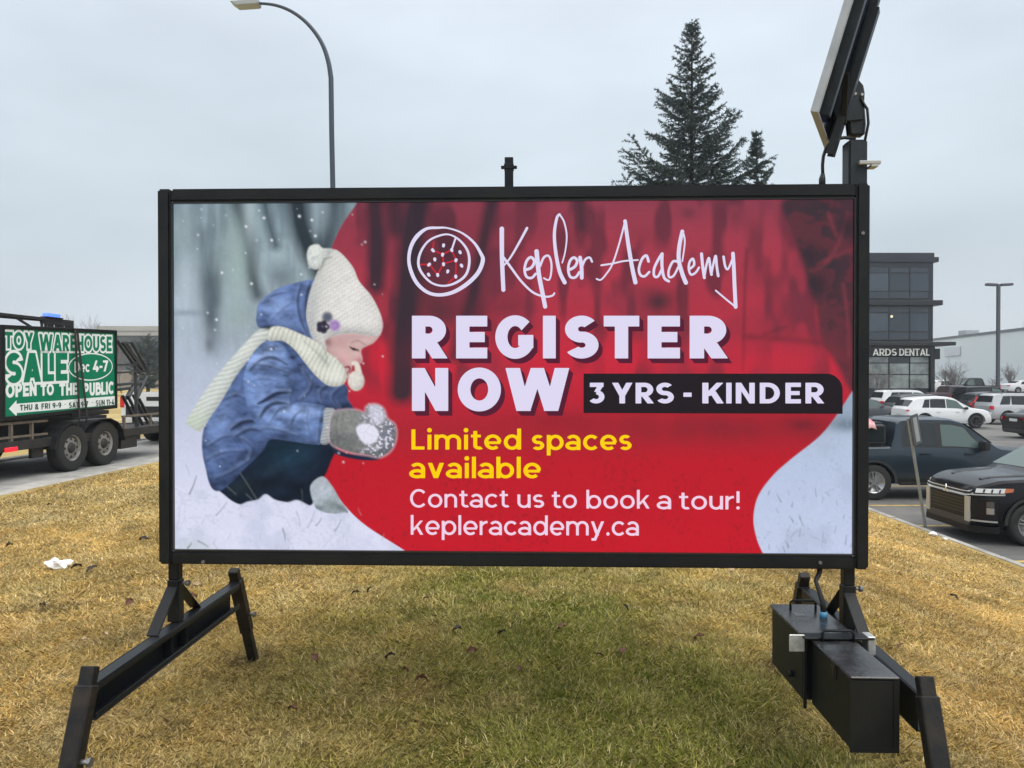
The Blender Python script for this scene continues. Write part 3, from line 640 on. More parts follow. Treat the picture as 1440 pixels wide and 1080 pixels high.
for p_, w, k in (([(262, 470), (300, 436), (340, 430), (384, 452)], 4.5, .75), ([(290, 455), (330, 460), (388, 480)], 3, .5), ([(268, 510), (300, 500), (350, 505)], 3, .4), ([(288, 582), (320, 566), (352, 548), (396, 545)], 6.5, .95), ([(296, 625), (318, 594), (350, 580), (394, 584)], 6, .85), ([(330, 640), (360, 600), (400, 590)], 3.4, .5), ([(398, 650), (408, 625), (430, 605)], 3.4, .6), ([(300, 665), (350, 668), (420, 690)], 3.4, .5), ([(455, 600), (450, 640), (462, 690)], 2.6, .35), ([(398, 545), (396, 584)], 4, .6), ([(500, 600), (492, 660), (488, 706)], 2.5, .5)):
    img = fold(img, ma, p_, w, k)
# cuff and mittens
cuff = zc([(508, 602), (525, 596), (541, 602), (540, 640), (528, 700), (512, 716), (494, 708), (502, 660)]); mc = pmask(cuff, 1.1); img = blend(img, mc, C(172, 178, 182)); img = blend(img, mc*np.clip(stripes(78, 4.6), 0, 1)*.55, C(112, 120, 126)); img = shade(img, cuff, mc, .35, -2, -4, 5)
mit = zc([(536, 614), (570, 604), (612, 604), (640, 612), (648, 592), (672, 585), (700, 598), (714, 632), (738, 652), (743, 690), (728, 732), (692, 756), (650, 750), (600, 742), (552, 726), (528, 706), (526, 660)])
mm = pmask(mit, 2.2, True, 2.4); img = blend(img, mm*.55, C(206, 176, 190)); mm = pmask(mit, 1.2); img = blend(img, mm, C(128, 131, 129))
img = tones(img, mm, [(570, 635, 34, 30, 20, .6, (150, 153, 149)), (560, 700, 50, 24, 10, .65, (92, 96, 98)), (620, 690, 20, 40, 0, .45, (104, 108, 108)), (680, 620, 34, 34, 0, .85, (172, 172, 190)), (715, 690, 34, 46, 0, .85, (118, 122, 138)), (728, 660, 14, 20, 0, .6, (84, 88, 104)), (690, 735, 40, 20, 0, .6, (92, 96, 110)), (660, 640, 20, 10, 0, .6, (90, 94, 102))])
img = shade(img, mit, mm, .35, -3, -5, 8); img = img*(1+(.5*(G1-.5)+.35*(G2-.5))[..., None]*mm[..., None])
img = blend(img, mm*np.clip((fbm(PX/3, PYY/3, 91, 2)-.56)*7, 0, .9)*np.clip((PX-cx_(612))/22, 0, 1), C(222, 221, 238))
sb = pmask(zc([(612, 665), (635, 648), (668, 655), (686, 676), (680, 702), (655, 716), (630, 704)]), 2.2); img = blend(img, sb, C(228, 227, 244)); img = blend(img, sb*np.clip((G1-.5)*2, 0, .3), C(190, 190, 210)); img = blend(img, pmask(zc([(655, 590), (690, 590), (706, 625), (690, 650), (665, 640)]), 3)*.55, C(222, 222, 238))
for p_ in ([(552, 615), (546, 665), (552, 715)], [(570, 612), (564, 660)]): img = blend(img, stroke(zc(p_), 1.8, 1.3)*.4, C(84, 88, 90))
# hood
hood = zc([(283, 292), (293, 248), (345, 206), (400, 186), (468, 172), (474, 190), (458, 220), (450, 290), (460, 350), (474, 380), (430, 352), (370, 332), (338, 326), (300, 332), (285, 320)])
mh = pmask(hood, 1.3); img = blend(img, mh, C(88, 114, 168)); img = tones(img, mh, [(350, 262, 56, 36, -15, .8, (120, 148, 200)), (440, 270, 12, 80, 6, .85, (54, 74, 120)), (410, 250, 20, 60, 10, .5, (76, 100, 152)), (400, 200, 60, 16, -14, .6, (70, 94, 144)), (310, 300, 24, 24, 0, .55, (72, 98, 152)), (395, 320, 40, 20, 20, .55, (104, 132, 184)), (330, 225, 30, 12, -30, .5, (72, 92, 130))])
img = cloth(img, mh, 1.2); img = shade(img, hood, mh, .4, -4, -5, 9, .1)
for p_, w, k in (([(430, 190), (420, 240), (428, 300), (455, 360)], 4, .7), ([(462, 180), (448, 230), (446, 300)], 4, .7), ([(310, 240), (345, 222), (380, 215)], 2.6, .5), ([(330, 310), (370, 270), (400, 250)], 2.4, .35), ([(300, 250), (330, 240)], 3, .5)): img = fold(img, mh, p_, w, k)
img = blend(img, blob(cx_(322), cy_(330), 11, 3.4)*.95, C(34, 42, 58))
cl_m = np.maximum.reduce([mb, ma, mh])
# face
face = zc([(506, 372), (545, 352), (600, 346), (684, 352), (672, 378), (650, 390), (632, 400), (628, 412), (633, 432), (630, 446), (612, 450), (600, 456), (597, 470), (590, 480), (594, 492), (578, 494), (566, 462), (545, 440), (522, 412)])
mf = pmask(face, 1.1); img = blend(img, mf, C(206, 172, 170)); img = tones(img, mf, [(560, 380, 30, 20, 0, .6, (186, 146, 146)), (520, 378, 14, 16, 0, .8, (142, 104, 104)), (600, 362, 60, 10, 0, .5, (184, 154, 156)), (570, 425, 24, 22, 0, .65, (218, 176, 176)), (560, 440, 16, 12, 0, .5, (208, 146, 150)), (622, 438, 12, 10, 0, .75, (200, 124, 130)), (650, 375, 24, 12, 0, .5, (222, 192, 188)), (612, 415, 12, 10, 0, .4, (216, 186, 184)), (585, 455, 14, 10, 0, .5, (204, 160, 162))])
img = shade(img, face, mf, .18, 3, -5, 7)
img = blend(img, mf*blob(cx_(606), cy_(402), 5.0, 2.6, 14)*.55, C(126, 92, 100)); img = blend(img, mf*stroke(zc([(592, 394), (604, 402), (620, 404)]), [1.6, 2.8, 1.4], .9)*.95, C(40, 32, 42)); img = blend(img, mf*blob(cx_(605), cy_(401), 2.0, 1.7)*.95, C(26, 22, 32)); img = blend(img, mf*stroke(zc([(612, 404), (622, 410)]), 1.2, .8)*.7, C(60, 48, 56))
img = blend(img, mf*stroke(zc([(596, 380), (618, 374), (642, 386)]), [1.4, 2.6, 1.2], 1.3)*.5, C(126, 92, 92)); img = blend(img, mf*stroke(zc([(612, 446), (622, 448)]), 1.6, .9)*.6, C(136, 72, 84)); img = blend(img, stroke(zc([(574, 462), (586, 460), (592, 468), (582, 482)]), [2, 3.6, 3, 1.6], 1.1)*.9, C(136, 40, 60)); img = blend(img, mf*stroke(zc([(578, 486), (590, 490)]), 2, 1.2)*.4, C(150, 104, 110))
# scarf, hat, bobbles
scarf = zc([(330, 332), (370, 328), (430, 352), (478, 374), (508, 392), (520, 412), (548, 434), (572, 462), (580, 498), (562, 521), (522, 522), (482, 492), (442, 444), (410, 404), (370, 374), (322, 372)])
mscf = pmask(scarf, 1.4); img = blend(img, mscf, C(213, 215, 204)); img = img*(1+(.2*np.clip(stripes(24, 6.4, 1.2*np.sin(PYY/8)), -1, 1)+.28*(G1-.5)+.2*(G3-.5))[..., None]*mscf[..., None]*.7); img = shade(img, scarf, mscf, .36, -3, -5, 8)
img = tones(img, mscf, [(548, 488, 26, 28, 0, .6, (233, 234, 226)), (500, 430, 14, 30, -40, .5, (164, 172, 164)), (430, 390, 40, 10, 35, .5, (228, 230, 220)), (400, 370, 30, 8, 30, .4, (176, 182, 172))]); img = blend(img, mscf*stroke(zc([(505, 395), (515, 425), (512, 445)]), 2.4, 1.3)*.5, C(120, 124, 120)); img = blend(img, mscf*stroke(zc([(440, 375), (490, 420), (520, 455)]), 2.6, 1.8)*.45, C(150, 158, 152))
hat = zc([(500, 118), (520, 84), (538, 72), (566, 88), (602, 132), (622, 178), (662, 226), (690, 280), (698, 322), (690, 354), (668, 359), (600, 350), (545, 356), (510, 372), (514, 398), (494, 388), (468, 356), (450, 308), (449, 268), (462, 208), (480, 158)])
mt = pmask(hat, 1.3); img = blend(img, mt, C(217, 215, 211)); img = tones(img, mt, [(600, 230, 60, 90, 25, .6, (229, 226, 222)), (470, 280, 20, 90, 5, .7, (180, 186, 186)), (500, 180, 24, 60, 15, .5, (196, 200, 198)), (560, 340, 90, 14, -4, .5, (188, 188, 190)), (620, 320, 60, 24, 0, .4, (222, 218, 216))])
img = img*(1+(.085*knit+.06*stripes(58, 5.6)+.22*(G1-.5)+.12*(G3-.5))[..., None]*mt[..., None]); img = shade(img, hat, mt, .22, 5, -4, 14); img = shade(img, hat, mt, .16, -3, -5, 8)
img = blend(img, stroke(zc([(690, 285), (699, 322), (690, 354)]), 2, 1)*.5, C(238, 196, 204)); img = blend(img, mt*stroke(zc([(505, 366), (545, 350), (600, 344), (665, 352)]), 2.2, 1.2)*.35, C(150, 150, 154))
pom = zc([(452, 112), (450, 85), (460, 62), (486, 55), (502, 68), (534, 72), (520, 96), (502, 126), (478, 138), (458, 128)])
mp2 = pmask(pom, 1.6); img = blend(img, mp2, C(210, 214, 210)); img = img*(1+(.35*(G1-.5)+.3*(G2-.5))[..., None]*mp2[..., None]); img = shade(img, pom, mp2, .25, -3, -4, 6); img = blend(img, stroke(zc([(532, 98), (508, 104), (500, 128), (492, 142)]), [1.4, 3, 2], 1.3)*.6, C(112, 114, 112))
for X, Y, r, c in ((517, 296, 8, (96, 104, 120)), (541, 323, 8.5, (166, 134, 190))): img = blend(img, blob(cx_(X), cy_(Y), r, r, 0, 3), C(*c))
for k in range(5): img = blend(img, blob(cx_(502+12*math.cos(k*1.256)), cy_(328+12*math.sin(k*1.256)), 5, 5, 0, 3), C(46, 42, 62))
img = blend(img, stroke(zc([(532, 318), (546, 314), (552, 326), (540, 336)]), 1.4, .9)*.5, C(120, 88, 150)); img = blend(img, blob(cx_(517), cy_(296), 4, 3)*.45, C(66, 74, 88)); img = blend(img, blob(cx_(500), cy_(324), 3, 2)*.5, C(84, 78, 100))
img = blend(img, stroke(zc([(602, 448), (614, 452), (620, 480)]), [5, 7, 9], 1.3), C(224, 216, 206)); bob = [(cx_(612)+11.5*math.cos(t), cy_(506)+14*math.sin(t)) for t in np.linspace(0, 5.6, 9)]; pp = pmask(bob, 1.6); img = blend(img, pp, C(219, 214, 206)); img = img*(1+(.35*(G1-.5))[..., None]*pp[..., None]); img = shade(img, bob, pp, .25, -3, -4, 6)
cl_m = cl_m*(1-mscf)*(1-mt)*(1-mf)*(1-mm)*(1-mc)
_l = img.mean(-1, keepdims=True); _c = np.clip(cl_m, 0, 1)[..., None]; img = img+(((img*.87+_l*.13)*1.08)-img)*_c
snow = z2([(-20, 700), (60, 690), (150, 700), (220, 705), (290, 728), (345, 770), (400, 790), (450, 772), (510, 760), (555, 728), (610, 760), (680, 775), (740, 762), (800, 790), (860, 820), (905, 838), (960, 845), (1030, 838), (1100, 900)])+[(520, 745), (555, 766), (580, 790), (560, 800), (230, 800)]
msn = pmask(snow, 1.8)*(1-M); img = blend(img, msn, C(219, 221, 243)); img = blend(img, msn*np.clip((N1-.5)*3, 0, .5), C(190, 196, 220)); img = blend(img, msn*np.clip((N3-.55)*3, 0, .45)*(N4 > .45), C(184, 192, 208)); img = blend(img, msn*blob(270, 768, 30, 10)*.5, C(186, 200, 200))
for a, b, c in (((110, 725), (150, 620), .8), ((265, 850), (330, 770), .5), ((735, 830), (755, 910), .35), ((800, 920), (840, 830), .4), ((850, 910), (880, 865), .6), ((960, 940), (995, 875), .6), ((655, 930), (668, 1000), .7), ((100, 1040), (120, 1010), .9), ((90, 560), (110, 620), .25), ((160, 1000), (220, 1035), .6), ((765, 700), (765, 790), .4)):
    q1, q2 = z2([a, b]); img = blend(img, stroke([q1, ((q1[0]+q2[0])/2+1, (q1[1]+q2[1])/2), q2], [2, .8], .9)*c, C(84, 98, 90))
img = tufts(img, 26, 250, 540, 715, 775, C(150, 162, 164), .5, 5, 12)
for _ in range(70):
    x, y = g2.uniform(246, 540), g2.uniform(290, 660); r = g2.uniform(.7, 1.7); img = blend(img, blob(x, y, r, r)*g2.uniform(.3, .9), C(214, 222, 232))
for X, Y in ((752, 100), (825, 122), (545, 110), (845, 215), (590, 240), (300, 430), (268, 704), (472, 494), (440, 160)): img = blend(img, blob(240+X/4.153, 280+Y/4.153, 1.8, 1.8), C(226, 232, 240))
img = img*(1+(.05*(g2.random(img.shape[:2])-.5)+.10*(N3-.5))[..., None])
P3 = np.empty((H_, W_, 3))
for j in range(H_):          # the sign plane is nearly square to the view: map rows by their ends
    a, b_ = smap(pxs[0], pys[j], PY_), smap(pxs[-1], pys[j], PY_)
    d0 = np.array([smap(x, pys[j], PY_) for x in pxs[::24]]+[b_]); xk = list(pxs[::24])+[pxs[-1]]
    for k in range(3): P3[j, :, k] = np.interp(pxs, xk, d0[:, k])
P3[..., 0] = np.clip(P3[..., 0], -HW+FW-.004, HW-FW+.004); P3[..., 2] = np.clip(P3[..., 2], ZB+FW-.004, ZT-FW+.004)
idp = np.arange(H_*W_).reshape(H_, W_); fq = np.stack([idp[:-1, :-1], idp[1:, :-1], idp[1:, 1:], idp[:-1, 1:]], -1).reshape(-1, 4)
mpic = mat('lit advert face', (.004, .004, .005), .3, attr='picture', estr=1.0, spec=.07)
panel = grid_mesh('display_face', P3.reshape(-1, 3), fq, mpic, sign, np.clip(img, 0, 1).reshape(-1, 3), 'picture')
m = MB(); m.b2((-HW+FW-.006, PY_+.003, ZB+FW-.006), (HW-FW+.006, PY_+.04, ZT-FW+.006)); m.build('light_box', mframe, sign)

def emat(name, rgb): return mat(name, (.004, .004, .004), .35, emit=tuple(lin(rgb)), spec=.06)
MW = emat('lit white vinyl', (222, 216, 242)); MPK = emat('lit pale vinyl', (240, 210, 232)); MY = emat('lit yellow vinyl', (252, 208, 8)); MBK = emat('lit black vinyl', (32, 26, 33)); MSH = emat('lit maroon vinyl', (84, 26, 50)); MRD = emat('lit red vinyl', (190, 40, 56))
def letter(name, prims, bounds, h, yl, m, grow=0.):
    v, f = sdf_mesh(prims, bounds, h, lambda x, y: smap(x, y, yl), grow); o = raw(name, v, f, m, panel); return o
Y1, Y2, Y3, Y4 = PY_-.0015, PY_-.003, PY_-.0045, PY_-.006
# heading
def word(cells, ytop, ybase, w):
    pl = []
    for ch, a, b in cells:
        wd, P = glyph(ch, w); pl.append((P, (b-a)/wd, ytop-ybase, a, ybase, a-4, b+4))
    return pl
L1 = word([('R', 579.3, 628.6), ('E', 641.4, 685.2), ('G', 696.5, 750.2), ('I', 763.5, 781.5), ('S', 794, 841.7), ('T', 849, 899), ('E', 910.7, 956.2), ('R', 969.8, 1022.8)], 444, 504, .30)
L2 = word([('N', 579.3, 630.3), ('O', 644.3, 703.8), ('W', 711.7, 799.6)], 517.5, 577.9, .30)
sh = lambda pl, dx, dy: [(P, a, b, c+dx, d+dy, e+dx, f+dx) for P, a, b, c, d, e, f in pl]
def shadows(pl, bounds): return letter('letter_shadow', sum([sh(pl, 5.8*k, 6.7*k) for k in (.35, .7, 1)], []), bounds, .8, Y1, MSH)
shadows(L1, (575, 438, 1034, 516)); shadows(L2, (575, 511, 812, 590))
letter('heading_lettering', L1, (575, 440, 1028, 508), .7, Y2, MW); letter('heading_lettering', L2, (575, 513, 804, 582), .7, Y2, MW)
# age band
band = list(spline([(820.6, 525.3), (820.6, 525.3)], 1, False)); bp = [(820.6, 580.8), (820.6, 525.3)]+[(1162+23*math.sin(t), 548.4-23*math.cos(t)) for t in np.linspace(0, math.pi/2, 8)]+[(1185, 582)]
o = raw('age_band', [smap(x, y, Y3) for x, y in bp], [tuple(range(len(bp)))], MBK, panel)
L3 = word([('3', 828.5, 850), ('Y', 861, 889), ('R', 893.8, 919.2), ('S', 922.6, 947.6), ('-', 961, 972.6), ('K', 987.6, 1017.2), ('I', 1021.2, 1028.8), ('N', 1034.7, 1061.4), ('D', 1068.4, 1096.6), ('E', 1104.5, 1126.3), ('R', 1132.7, 1158.8)], 538.2, 567.3, .245)
letter('age_lettering', L3, (824, 534, 1163, 572), .5, Y4, MW)
def para_(name, t, x0, x1, yt, yb, w, m, sl=0, sp=.12): return letter(name, layout(t, x0, x1, yt, yb, w, sp, sl), (x0-5, yt-8, x1+6, yb+13), .5, Y2, m)
para_('offer_lettering', 'Limited', 578.6, 732.8, 603.8, 632.2, .185, MY); para_('offer_lettering', 'spaces', 747.8, 888.2, 604.2, 632.8, .185, MY); para_('offer_lettering', 'available', 576.6, 760.4, 643.4, 672.4, .185, MY)
para_('contact_lettering', 'Contact', 576.6, 715.2, 688, 713.6, .155, MPK); para_('contact_lettering', 'us', 727.6, 765.2, 688.8, 714, .155, MPK); para_('contact_lettering', 'to', 776, 811.2, 689.2, 714.6, .155, MPK)
para_('contact_lettering', 'book', 824.6, 913.6, 689.8, 715.2, .155, MPK); para_('contact_lettering', 'a', 924.6, 943.8, 690.2, 716, .155, MPK); para_('contact_lettering', 'tour!', 955, 1040.4, 690.8, 716.4, .155, MPK)
para_('address_lettering', 'kepleracademy.ca', 577.6, 898.4, 725.2, 752, .155, MPK, .004)
# handwriting and the round emblem
def hw(zf, pts, w0, w1, sc):
    v = spline(zf(pts), 7, False); n = len(v); return ('c', [(x, y, (w0+(w1-w0)*i/(n-1))*1.2/sc/2) for i, (x, y) in enumerate(v)])
def strokes_obj(name, prims, m, h=.5, yl=None):
    xs_ = [q_[0] for p in prims for q_ in p[1]]; ys0 = [q_[1] for p in prims for q_ in p[1]]
    b = (min(xs_)-5, min(ys0)-5, max(xs_)+5, max(ys0)+5); pl = []
    for p in prims:
        x_ = [q_[0] for q_ in p[1]]; pl.append(([p], 1, 1, 0, 0, min(x_)-5, max(x_)+5))
    return letter(name, pl, b, h, yl or Y2, m)
A3 = lambda pts, a, b: hw(z3, pts, a, b, 4.153)
A4 = lambda pts, a, b: hw(z4, pts, a, b, 4.0)
strokes_obj('script_lettering', [A3([(605, 132), (606, 300), (614, 488)], 22, 20), A3([(752, 128), (705, 215), (655, 300), (614, 350)], 13, 8), A3([(616, 300), (660, 360), (720, 440), (790, 505), (860, 528), (900, 522), (912, 508)], 12, 9),
    A3([(742, 372), (778, 358), (795, 322), (775, 298), (750, 320), (738, 370), (750, 412), (780, 418), (802, 395)], 14, 12), A3([(808, 264), (822, 400), (845, 520), (858, 586)], 22, 20), A3([(828, 350), (850, 300), (878, 290), (894, 330), (893, 390), (880, 430), (850, 420)], 12, 8),
    A3([(972, 445), (942, 380), (920, 270), (912, 160), (926, 70), (942, 48)], 20, 12), A3([(942, 48), (968, 90), (984, 170), (976, 260), (958, 330)], 9, 7), A3([(998, 372), (1032, 352), (1045, 318), (1025, 300), (1002, 322), (993, 370), (1005, 412), (1035, 415), (1058, 385)], 14, 12),
    A3([(1062, 300), (1070, 350), (1072, 418)], 18, 18), A3([(1072, 355), (1092, 312), (1118, 300), (1132, 324)], 12, 10),
    A3([(1325, 88), (1290, 220), (1250, 340), (1210, 402), (1182, 430), (1158, 424)], 9, 8), A3([(1186, 345), (1250, 335), (1320, 320), (1400, 314)], 9, 8), A4([(76, 84), (95, 220), (115, 340), (134, 428)], 17, 20),
    A4([(208, 310), (196, 278), (172, 296), (154, 350), (162, 386), (186, 394), (212, 370)], 13, 11), A4([(283, 268), (262, 302), (240, 350), (240, 392), (262, 394), (284, 350)], 13, 11), A4([(284, 268), (284, 340), (296, 402), (322, 422)], 15, 12),
    A4([(372, 312), (345, 312), (322, 360), (324, 398), (350, 390), (376, 340)], 12, 10), A4([(398, 142), (382, 220), (378, 300), (398, 380), (418, 430)], 18, 20), A4([(400, 140), (412, 200), (398, 310)], 9, 7), A4([(440, 352), (464, 330), (458, 296), (440, 312), (434, 350), (446, 384), (472, 374), (492, 345)], 12, 10),
    A4([(506, 268), (513, 340), (522, 402)], 14, 14), A4([(522, 398), (534, 330), (548, 292), (556, 350), (562, 384)], 10, 13), A4([(562, 380), (574, 320), (586, 280), (592, 340), (600, 392)], 10, 13), A4([(630, 284), (640, 340), (656, 352), (680, 296)], 12, 9), A4([(683, 266), (688, 350), (692, 450), (698, 566)], 17, 18), A4([(698, 566), (650, 528), (586, 474)], 9, 8)], MW, .45)
def ring(pts, ws, sc=4.153):
    v = spline(z3(pts), 8); w_ = np.interp(np.arange(len(v)+1)/len(v)*len(ws), np.arange(len(ws)+1), list(ws)+[ws[0]]); L = [(x, y, w_[i]*1.2/sc/2) for i, (x, y) in enumerate(v)]; return ('c', L+[(*L[0][:2], w_[-1]*1.2/sc/2)])
strokes_obj('round_emblem', [ring([(230, 126), (165, 132), (110, 175), (75, 235), (62, 310), (75, 380), (110, 450), (170, 502), (240, 518), (320, 502), (400, 455), (465, 390), (494, 318), (482, 275), (440, 210), (370, 155), (290, 128)], [12, 14, 20, 18, 16, 18, 18, 16, 16, 18, 20, 20, 20, 16, 12, 9, 8]),
    ring([(300, 166), (240, 172), (175, 205), (130, 270), (118, 340), (145, 400), (200, 450), (270, 465), (340, 445), (395, 400), (415, 330), (405, 260), (360, 200)], [8, 10, 10, 12, 13, 12, 10, 10, 12, 13, 13, 12, 10]), A3([(333, 192), (322, 225), (312, 256)], 9, 9)], MW, .45, Y3)
strokes_obj('emblem_links', [A3(p, 8, 8) for p in ([(208, 210), (200, 258)], [(200, 258), (260, 280)], [(260, 280), (312, 255)], [(260, 280), (264, 335)], [(264, 335), (230, 400)], [(230, 400), (183, 340)], [(183, 340), (132, 340)], [(264, 335), (338, 315)], [(312, 255), (338, 315)], [(338, 315), (336, 410)], [(336, 410), (292, 448)])], MRD, .5, Y2)
strokes_obj('emblem_dots', [A3([(x, y), (x+5*g2.normal(), y+7)], 15, 13) for x, y in ((200, 255), (260, 280), (312, 253), (338, 313), (264, 336), (183, 338), (230, 399), (336, 408), (265, 226), (360, 266), (368, 344), (290, 378), (176, 397), (213, 308))], MW, .45, Y4)
# ------------------------------------------------------------------ sign hardware
mworn = mat('worn black steel', (.006, .008, .011), .45, c2=(.030, .024, .019), vscale=16, vdet=10, bump=.1, bscale=90, spec=.25)
def leg_(x, y0, sgn, ztop, ground, name='leg'):
    """splayed adjustable leg: outer sleeve, inner tube, pin"""
    top = Vector((x, y0, ztop)); dirn = Vector((0, sgn*(.40 if sgn < 0 else .48), -1)).normalized(); L = (ztop-ground)/-dirn.z
    m = MB(); m.bar(top+dirn*.0, top+dirn*.30, .044, .052, (1, 0, 0)); l = m.build(name, mworn, sign, .004)
    m = MB(); m.bar(top-dirn*.052, top+dirn*L, .035, .041, (1, 0, 0)); m.build('inner_tube', mworn, l, .003)
    m = MB(); p = top+dirn*.2; m.cyl(p+Vector((.02, 0, 0)), p+Vector((.05, 0, 0)), .008, n=8); m.cyl(p+Vector((.046, 0, 0)), p+Vector((.056, 0, 0)), .014, n=6); m.build('bolt', mbolt, l); return l
for s in (-1, 1):
    x = s*1.22; zt, zb = .432, .322; y0, y1 = -.515, .575
    m = MB(); m.b2((x-.018, y0, zb), (x-.012, y1, zt)); m.b2((x-.012, y0, zt-.006), (x+.03, y1, zt)); m.b2((x-.012, y0, zb), (x+.03, y1, zb+.006)); m.b2((x+.024, y0, zt-.024), (x+.03, y1, zt-.006)); m.b2((x+.024, y0, zb+.006), (x+.03, y1, zb+.022)); m.b2((x-.012, -.03, zb+.006), (x+.022, -.024, zt-.006)); m.b2((x-.012, .086, zb+.006), (x+.022, .092, zt-.006))
    beam = m.build('base_beam', mframe, sign, .002)
    m = MB(); m.b2((x-.030, .038, zt+.001), (x+.014, .082, zt+.155)); m.b2((x-.027, .041, zt+.155), (x+.011, .079, ZB+.002)); m.build('upright_post', mframe, sign, .003)
    m = MB()
    for q in (-1, 1): m.bar((x-.010, .060+q*.020, zt+.13), (x-.010, .060+q*.17, zt), .042, .008, (0, 1, 0))
    m.build('brace', mframe, sign, .002)
    m = MB(); m.cyl((x+.014, .06, zt+.14), (x+.036, .06, zt+.14), .006, n=8); m.cyl((x+.032, .06, zt+.14), (x+.044, .06, zt+.14), .011, n=8); m.build('bolt', mbolt, sign)
    gy0 = float(hill(x, 2.0)); gy1 = float(hill(x, 3.6))
    lg = [leg_(x-.004+(.026 if s < 0 else 0), y0-.034, -1, zt+.008, gy0-.02), leg_(x-.002, y1+.034, 1, zt+.008, gy1-.02)]
    if s > 0:
        for o_ in lg+[beam]: o_.matrix_local = Matrix.Translation((x, .06, 0)) @ Matrix.Rotation(R(-2.6), 4, 'Z') @ Matrix.Translation((-x, -.06, 0))
# battery box on the inner side of the right beam
bx0, bx1 = .975, 1.14; bz = .478
bb = MB().b2((bx0, -.17, .265), (bx1, .16, bz-.008)).build('battery_box', mframe, sign, .004)
MB().b2((bx0-.006, -.175, bz-.006), (bx1+.006, .166, bz+.006)).build('lid', mat('black painted lid', (.009, .010, .012), .26, c2=(.045, .046, .047), vscale=11, vdet=10, bump=.12, bscale=50), bb, .003)
b3 = MB().b2((bx0+.022, -.505, .262), (bx1-.012, -.19, bz-.012)).build('front_battery_box', mframe, sign, .004)
MB().b2((bx0+.018, -.51, bz-.010), (bx1-.008, -.188, bz-.002)).build('lid', MATS['black painted lid'], b3, .003)
MB().b2((bx0-.002, -.19, .245), (bx0+.008, -.178, bz+.004)).b2((bx0-.01, -.215, bz+.002), (bx1+.05, -.165, bz+.009)).build('clamp_plate', mframe, sign, .002)
MB().b2((bx0-.052, -.196, bz-.044), (bx0-.002, -.191, bz+.012)).build('bracket', mat('bare galvanised steel', (.5, .51, .5), .4, metal=.6, var=.2, vscale=30), sign, .002)
MB().b2((bx1+.03, -.21, bz-.05), (bx1+.055, -.16, bz+.012)).build('bracket', MATS['bare galvanised steel'], sign, .002)
for par, yy, xa, xb in ((bb, .09, bx0+.045, bx1-.03), (b3, -.22, bx0+.045, bx1-.02)):
    z0_ = bz+.004 if par is bb else bz-.004
    MB().tube([(xa, yy, z0_), (xa, yy, z0_+.03), (xa+.008, yy, z0_+.038), (xb-.008, yy, z0_+.038), (xb, yy, z0_+.03), (xb, yy, z0_)], .0045, 8).build('handle', mframe, par)
m = MB(); m.cyl((bx0+.13, .0, bz+.006), (bx0+.13, 0, bz+.03), .013, n=12); cn = m.build('cable_connector', mat('blue plastic', (.06, .22, .36), .4), sign)
MB().tube([(bx0+.13, 0, bz+.028), (bx0+.128, .0, bz+.06), (bx0+.118, .01, bz+.1), (bx0+.112, .025, bz+.13), (bx0+.13, .04, bz+.155), (bx0+.135, .05, ZB+.002)], [.011, .01, .008, .008, .009, .011], 8).build('power_cable', mwire, sign)
m = MB(); m.b2((bx0+.018, -.5075, .258), (bx0+.034, -.505, bz-.012)); m.b2((bx1-.024, -.5075, .258), (bx1-.008, -.505, bz-.012)); m.b2((bx0+.034, -.5075, .258), (bx1-.024, -.505, .272)); m.build('edge_trim', mframe, b3)
MB().b2((bx0+.018, -.40, bz-.055), (bx0+.0222, -.36, bz-.008)).b2((bx0+.0145, -.392, bz-.05), (bx0+.018, -.368, bz-.02)).build('latch', mworn, b3, .001)
MB().cyl((bx0, -.07, .315), (bx0-.016, -.07, .315), .010, .012, 10).build('knob', mframe, bb)
MB().b2((bx0+.04, .02, bz+.006), (bx0+.075, .055, bz+.0075)).build('paint_chip', mat('bare scuffed steel', (.10, .11, .11), .4, var=.5, vscale=90), bb)
# posts on top
m = MB(); m.b2((-.02, FD+.02, ZT-.9), (.012, FD+.052, ZT+.145)); m.b2((-.0225, FD+.0175, ZT+.10), (.0145, FD+.0545, ZT+.12)); m.b2((-.034, FD+.03, ZT+.104), (-.0225, FD+.04, ZT+.116)); m.b2((.0145, FD+.03, ZT+.104), (.026, FD+.04, ZT+.116)); m.build('rear_post', mframe, sign, .002)
mgal = mat('weathered dark steel', (.022, .028, .036), .45, var=.3, vscale=10, spec=.3)
px0 = 1.232
MB().b2((px0-.029, .040, ZT-.001), (px0+.037, .105, ZT+.165)).build('mast', mgal, sign, .006, 2)
MB().b2((px0-.0, .02, ZT+.072), (px0+.075, .034, ZT+.085)).b2((px0+.041, .02, ZT+.062), (px0+.066, .06, ZT+.072)).build('mast_clip', mat('pale steel', (.42, .43, .42), .45, metal=.4), sign, .002)
MB().tube([(px0-.115, .06, ZT), (px0-.115, .06, ZT+.03), (px0-.113, .06, ZT+.05)], [.012, .012, .007]).tube([(px0-.113, .06, ZT+.045), (px0-.114, .06, ZT+.08), (px0-.112, .058, ZT+.11), (px0-.104, .055, ZT+.138), (px0-.088, .052, ZT+.158), (px0-.066, .05, ZT+.170), (px0-.04, .05, ZT+.174), (px0-.0, .06, ZT+.172)], .006).build('solar_cable', mwire, sign)
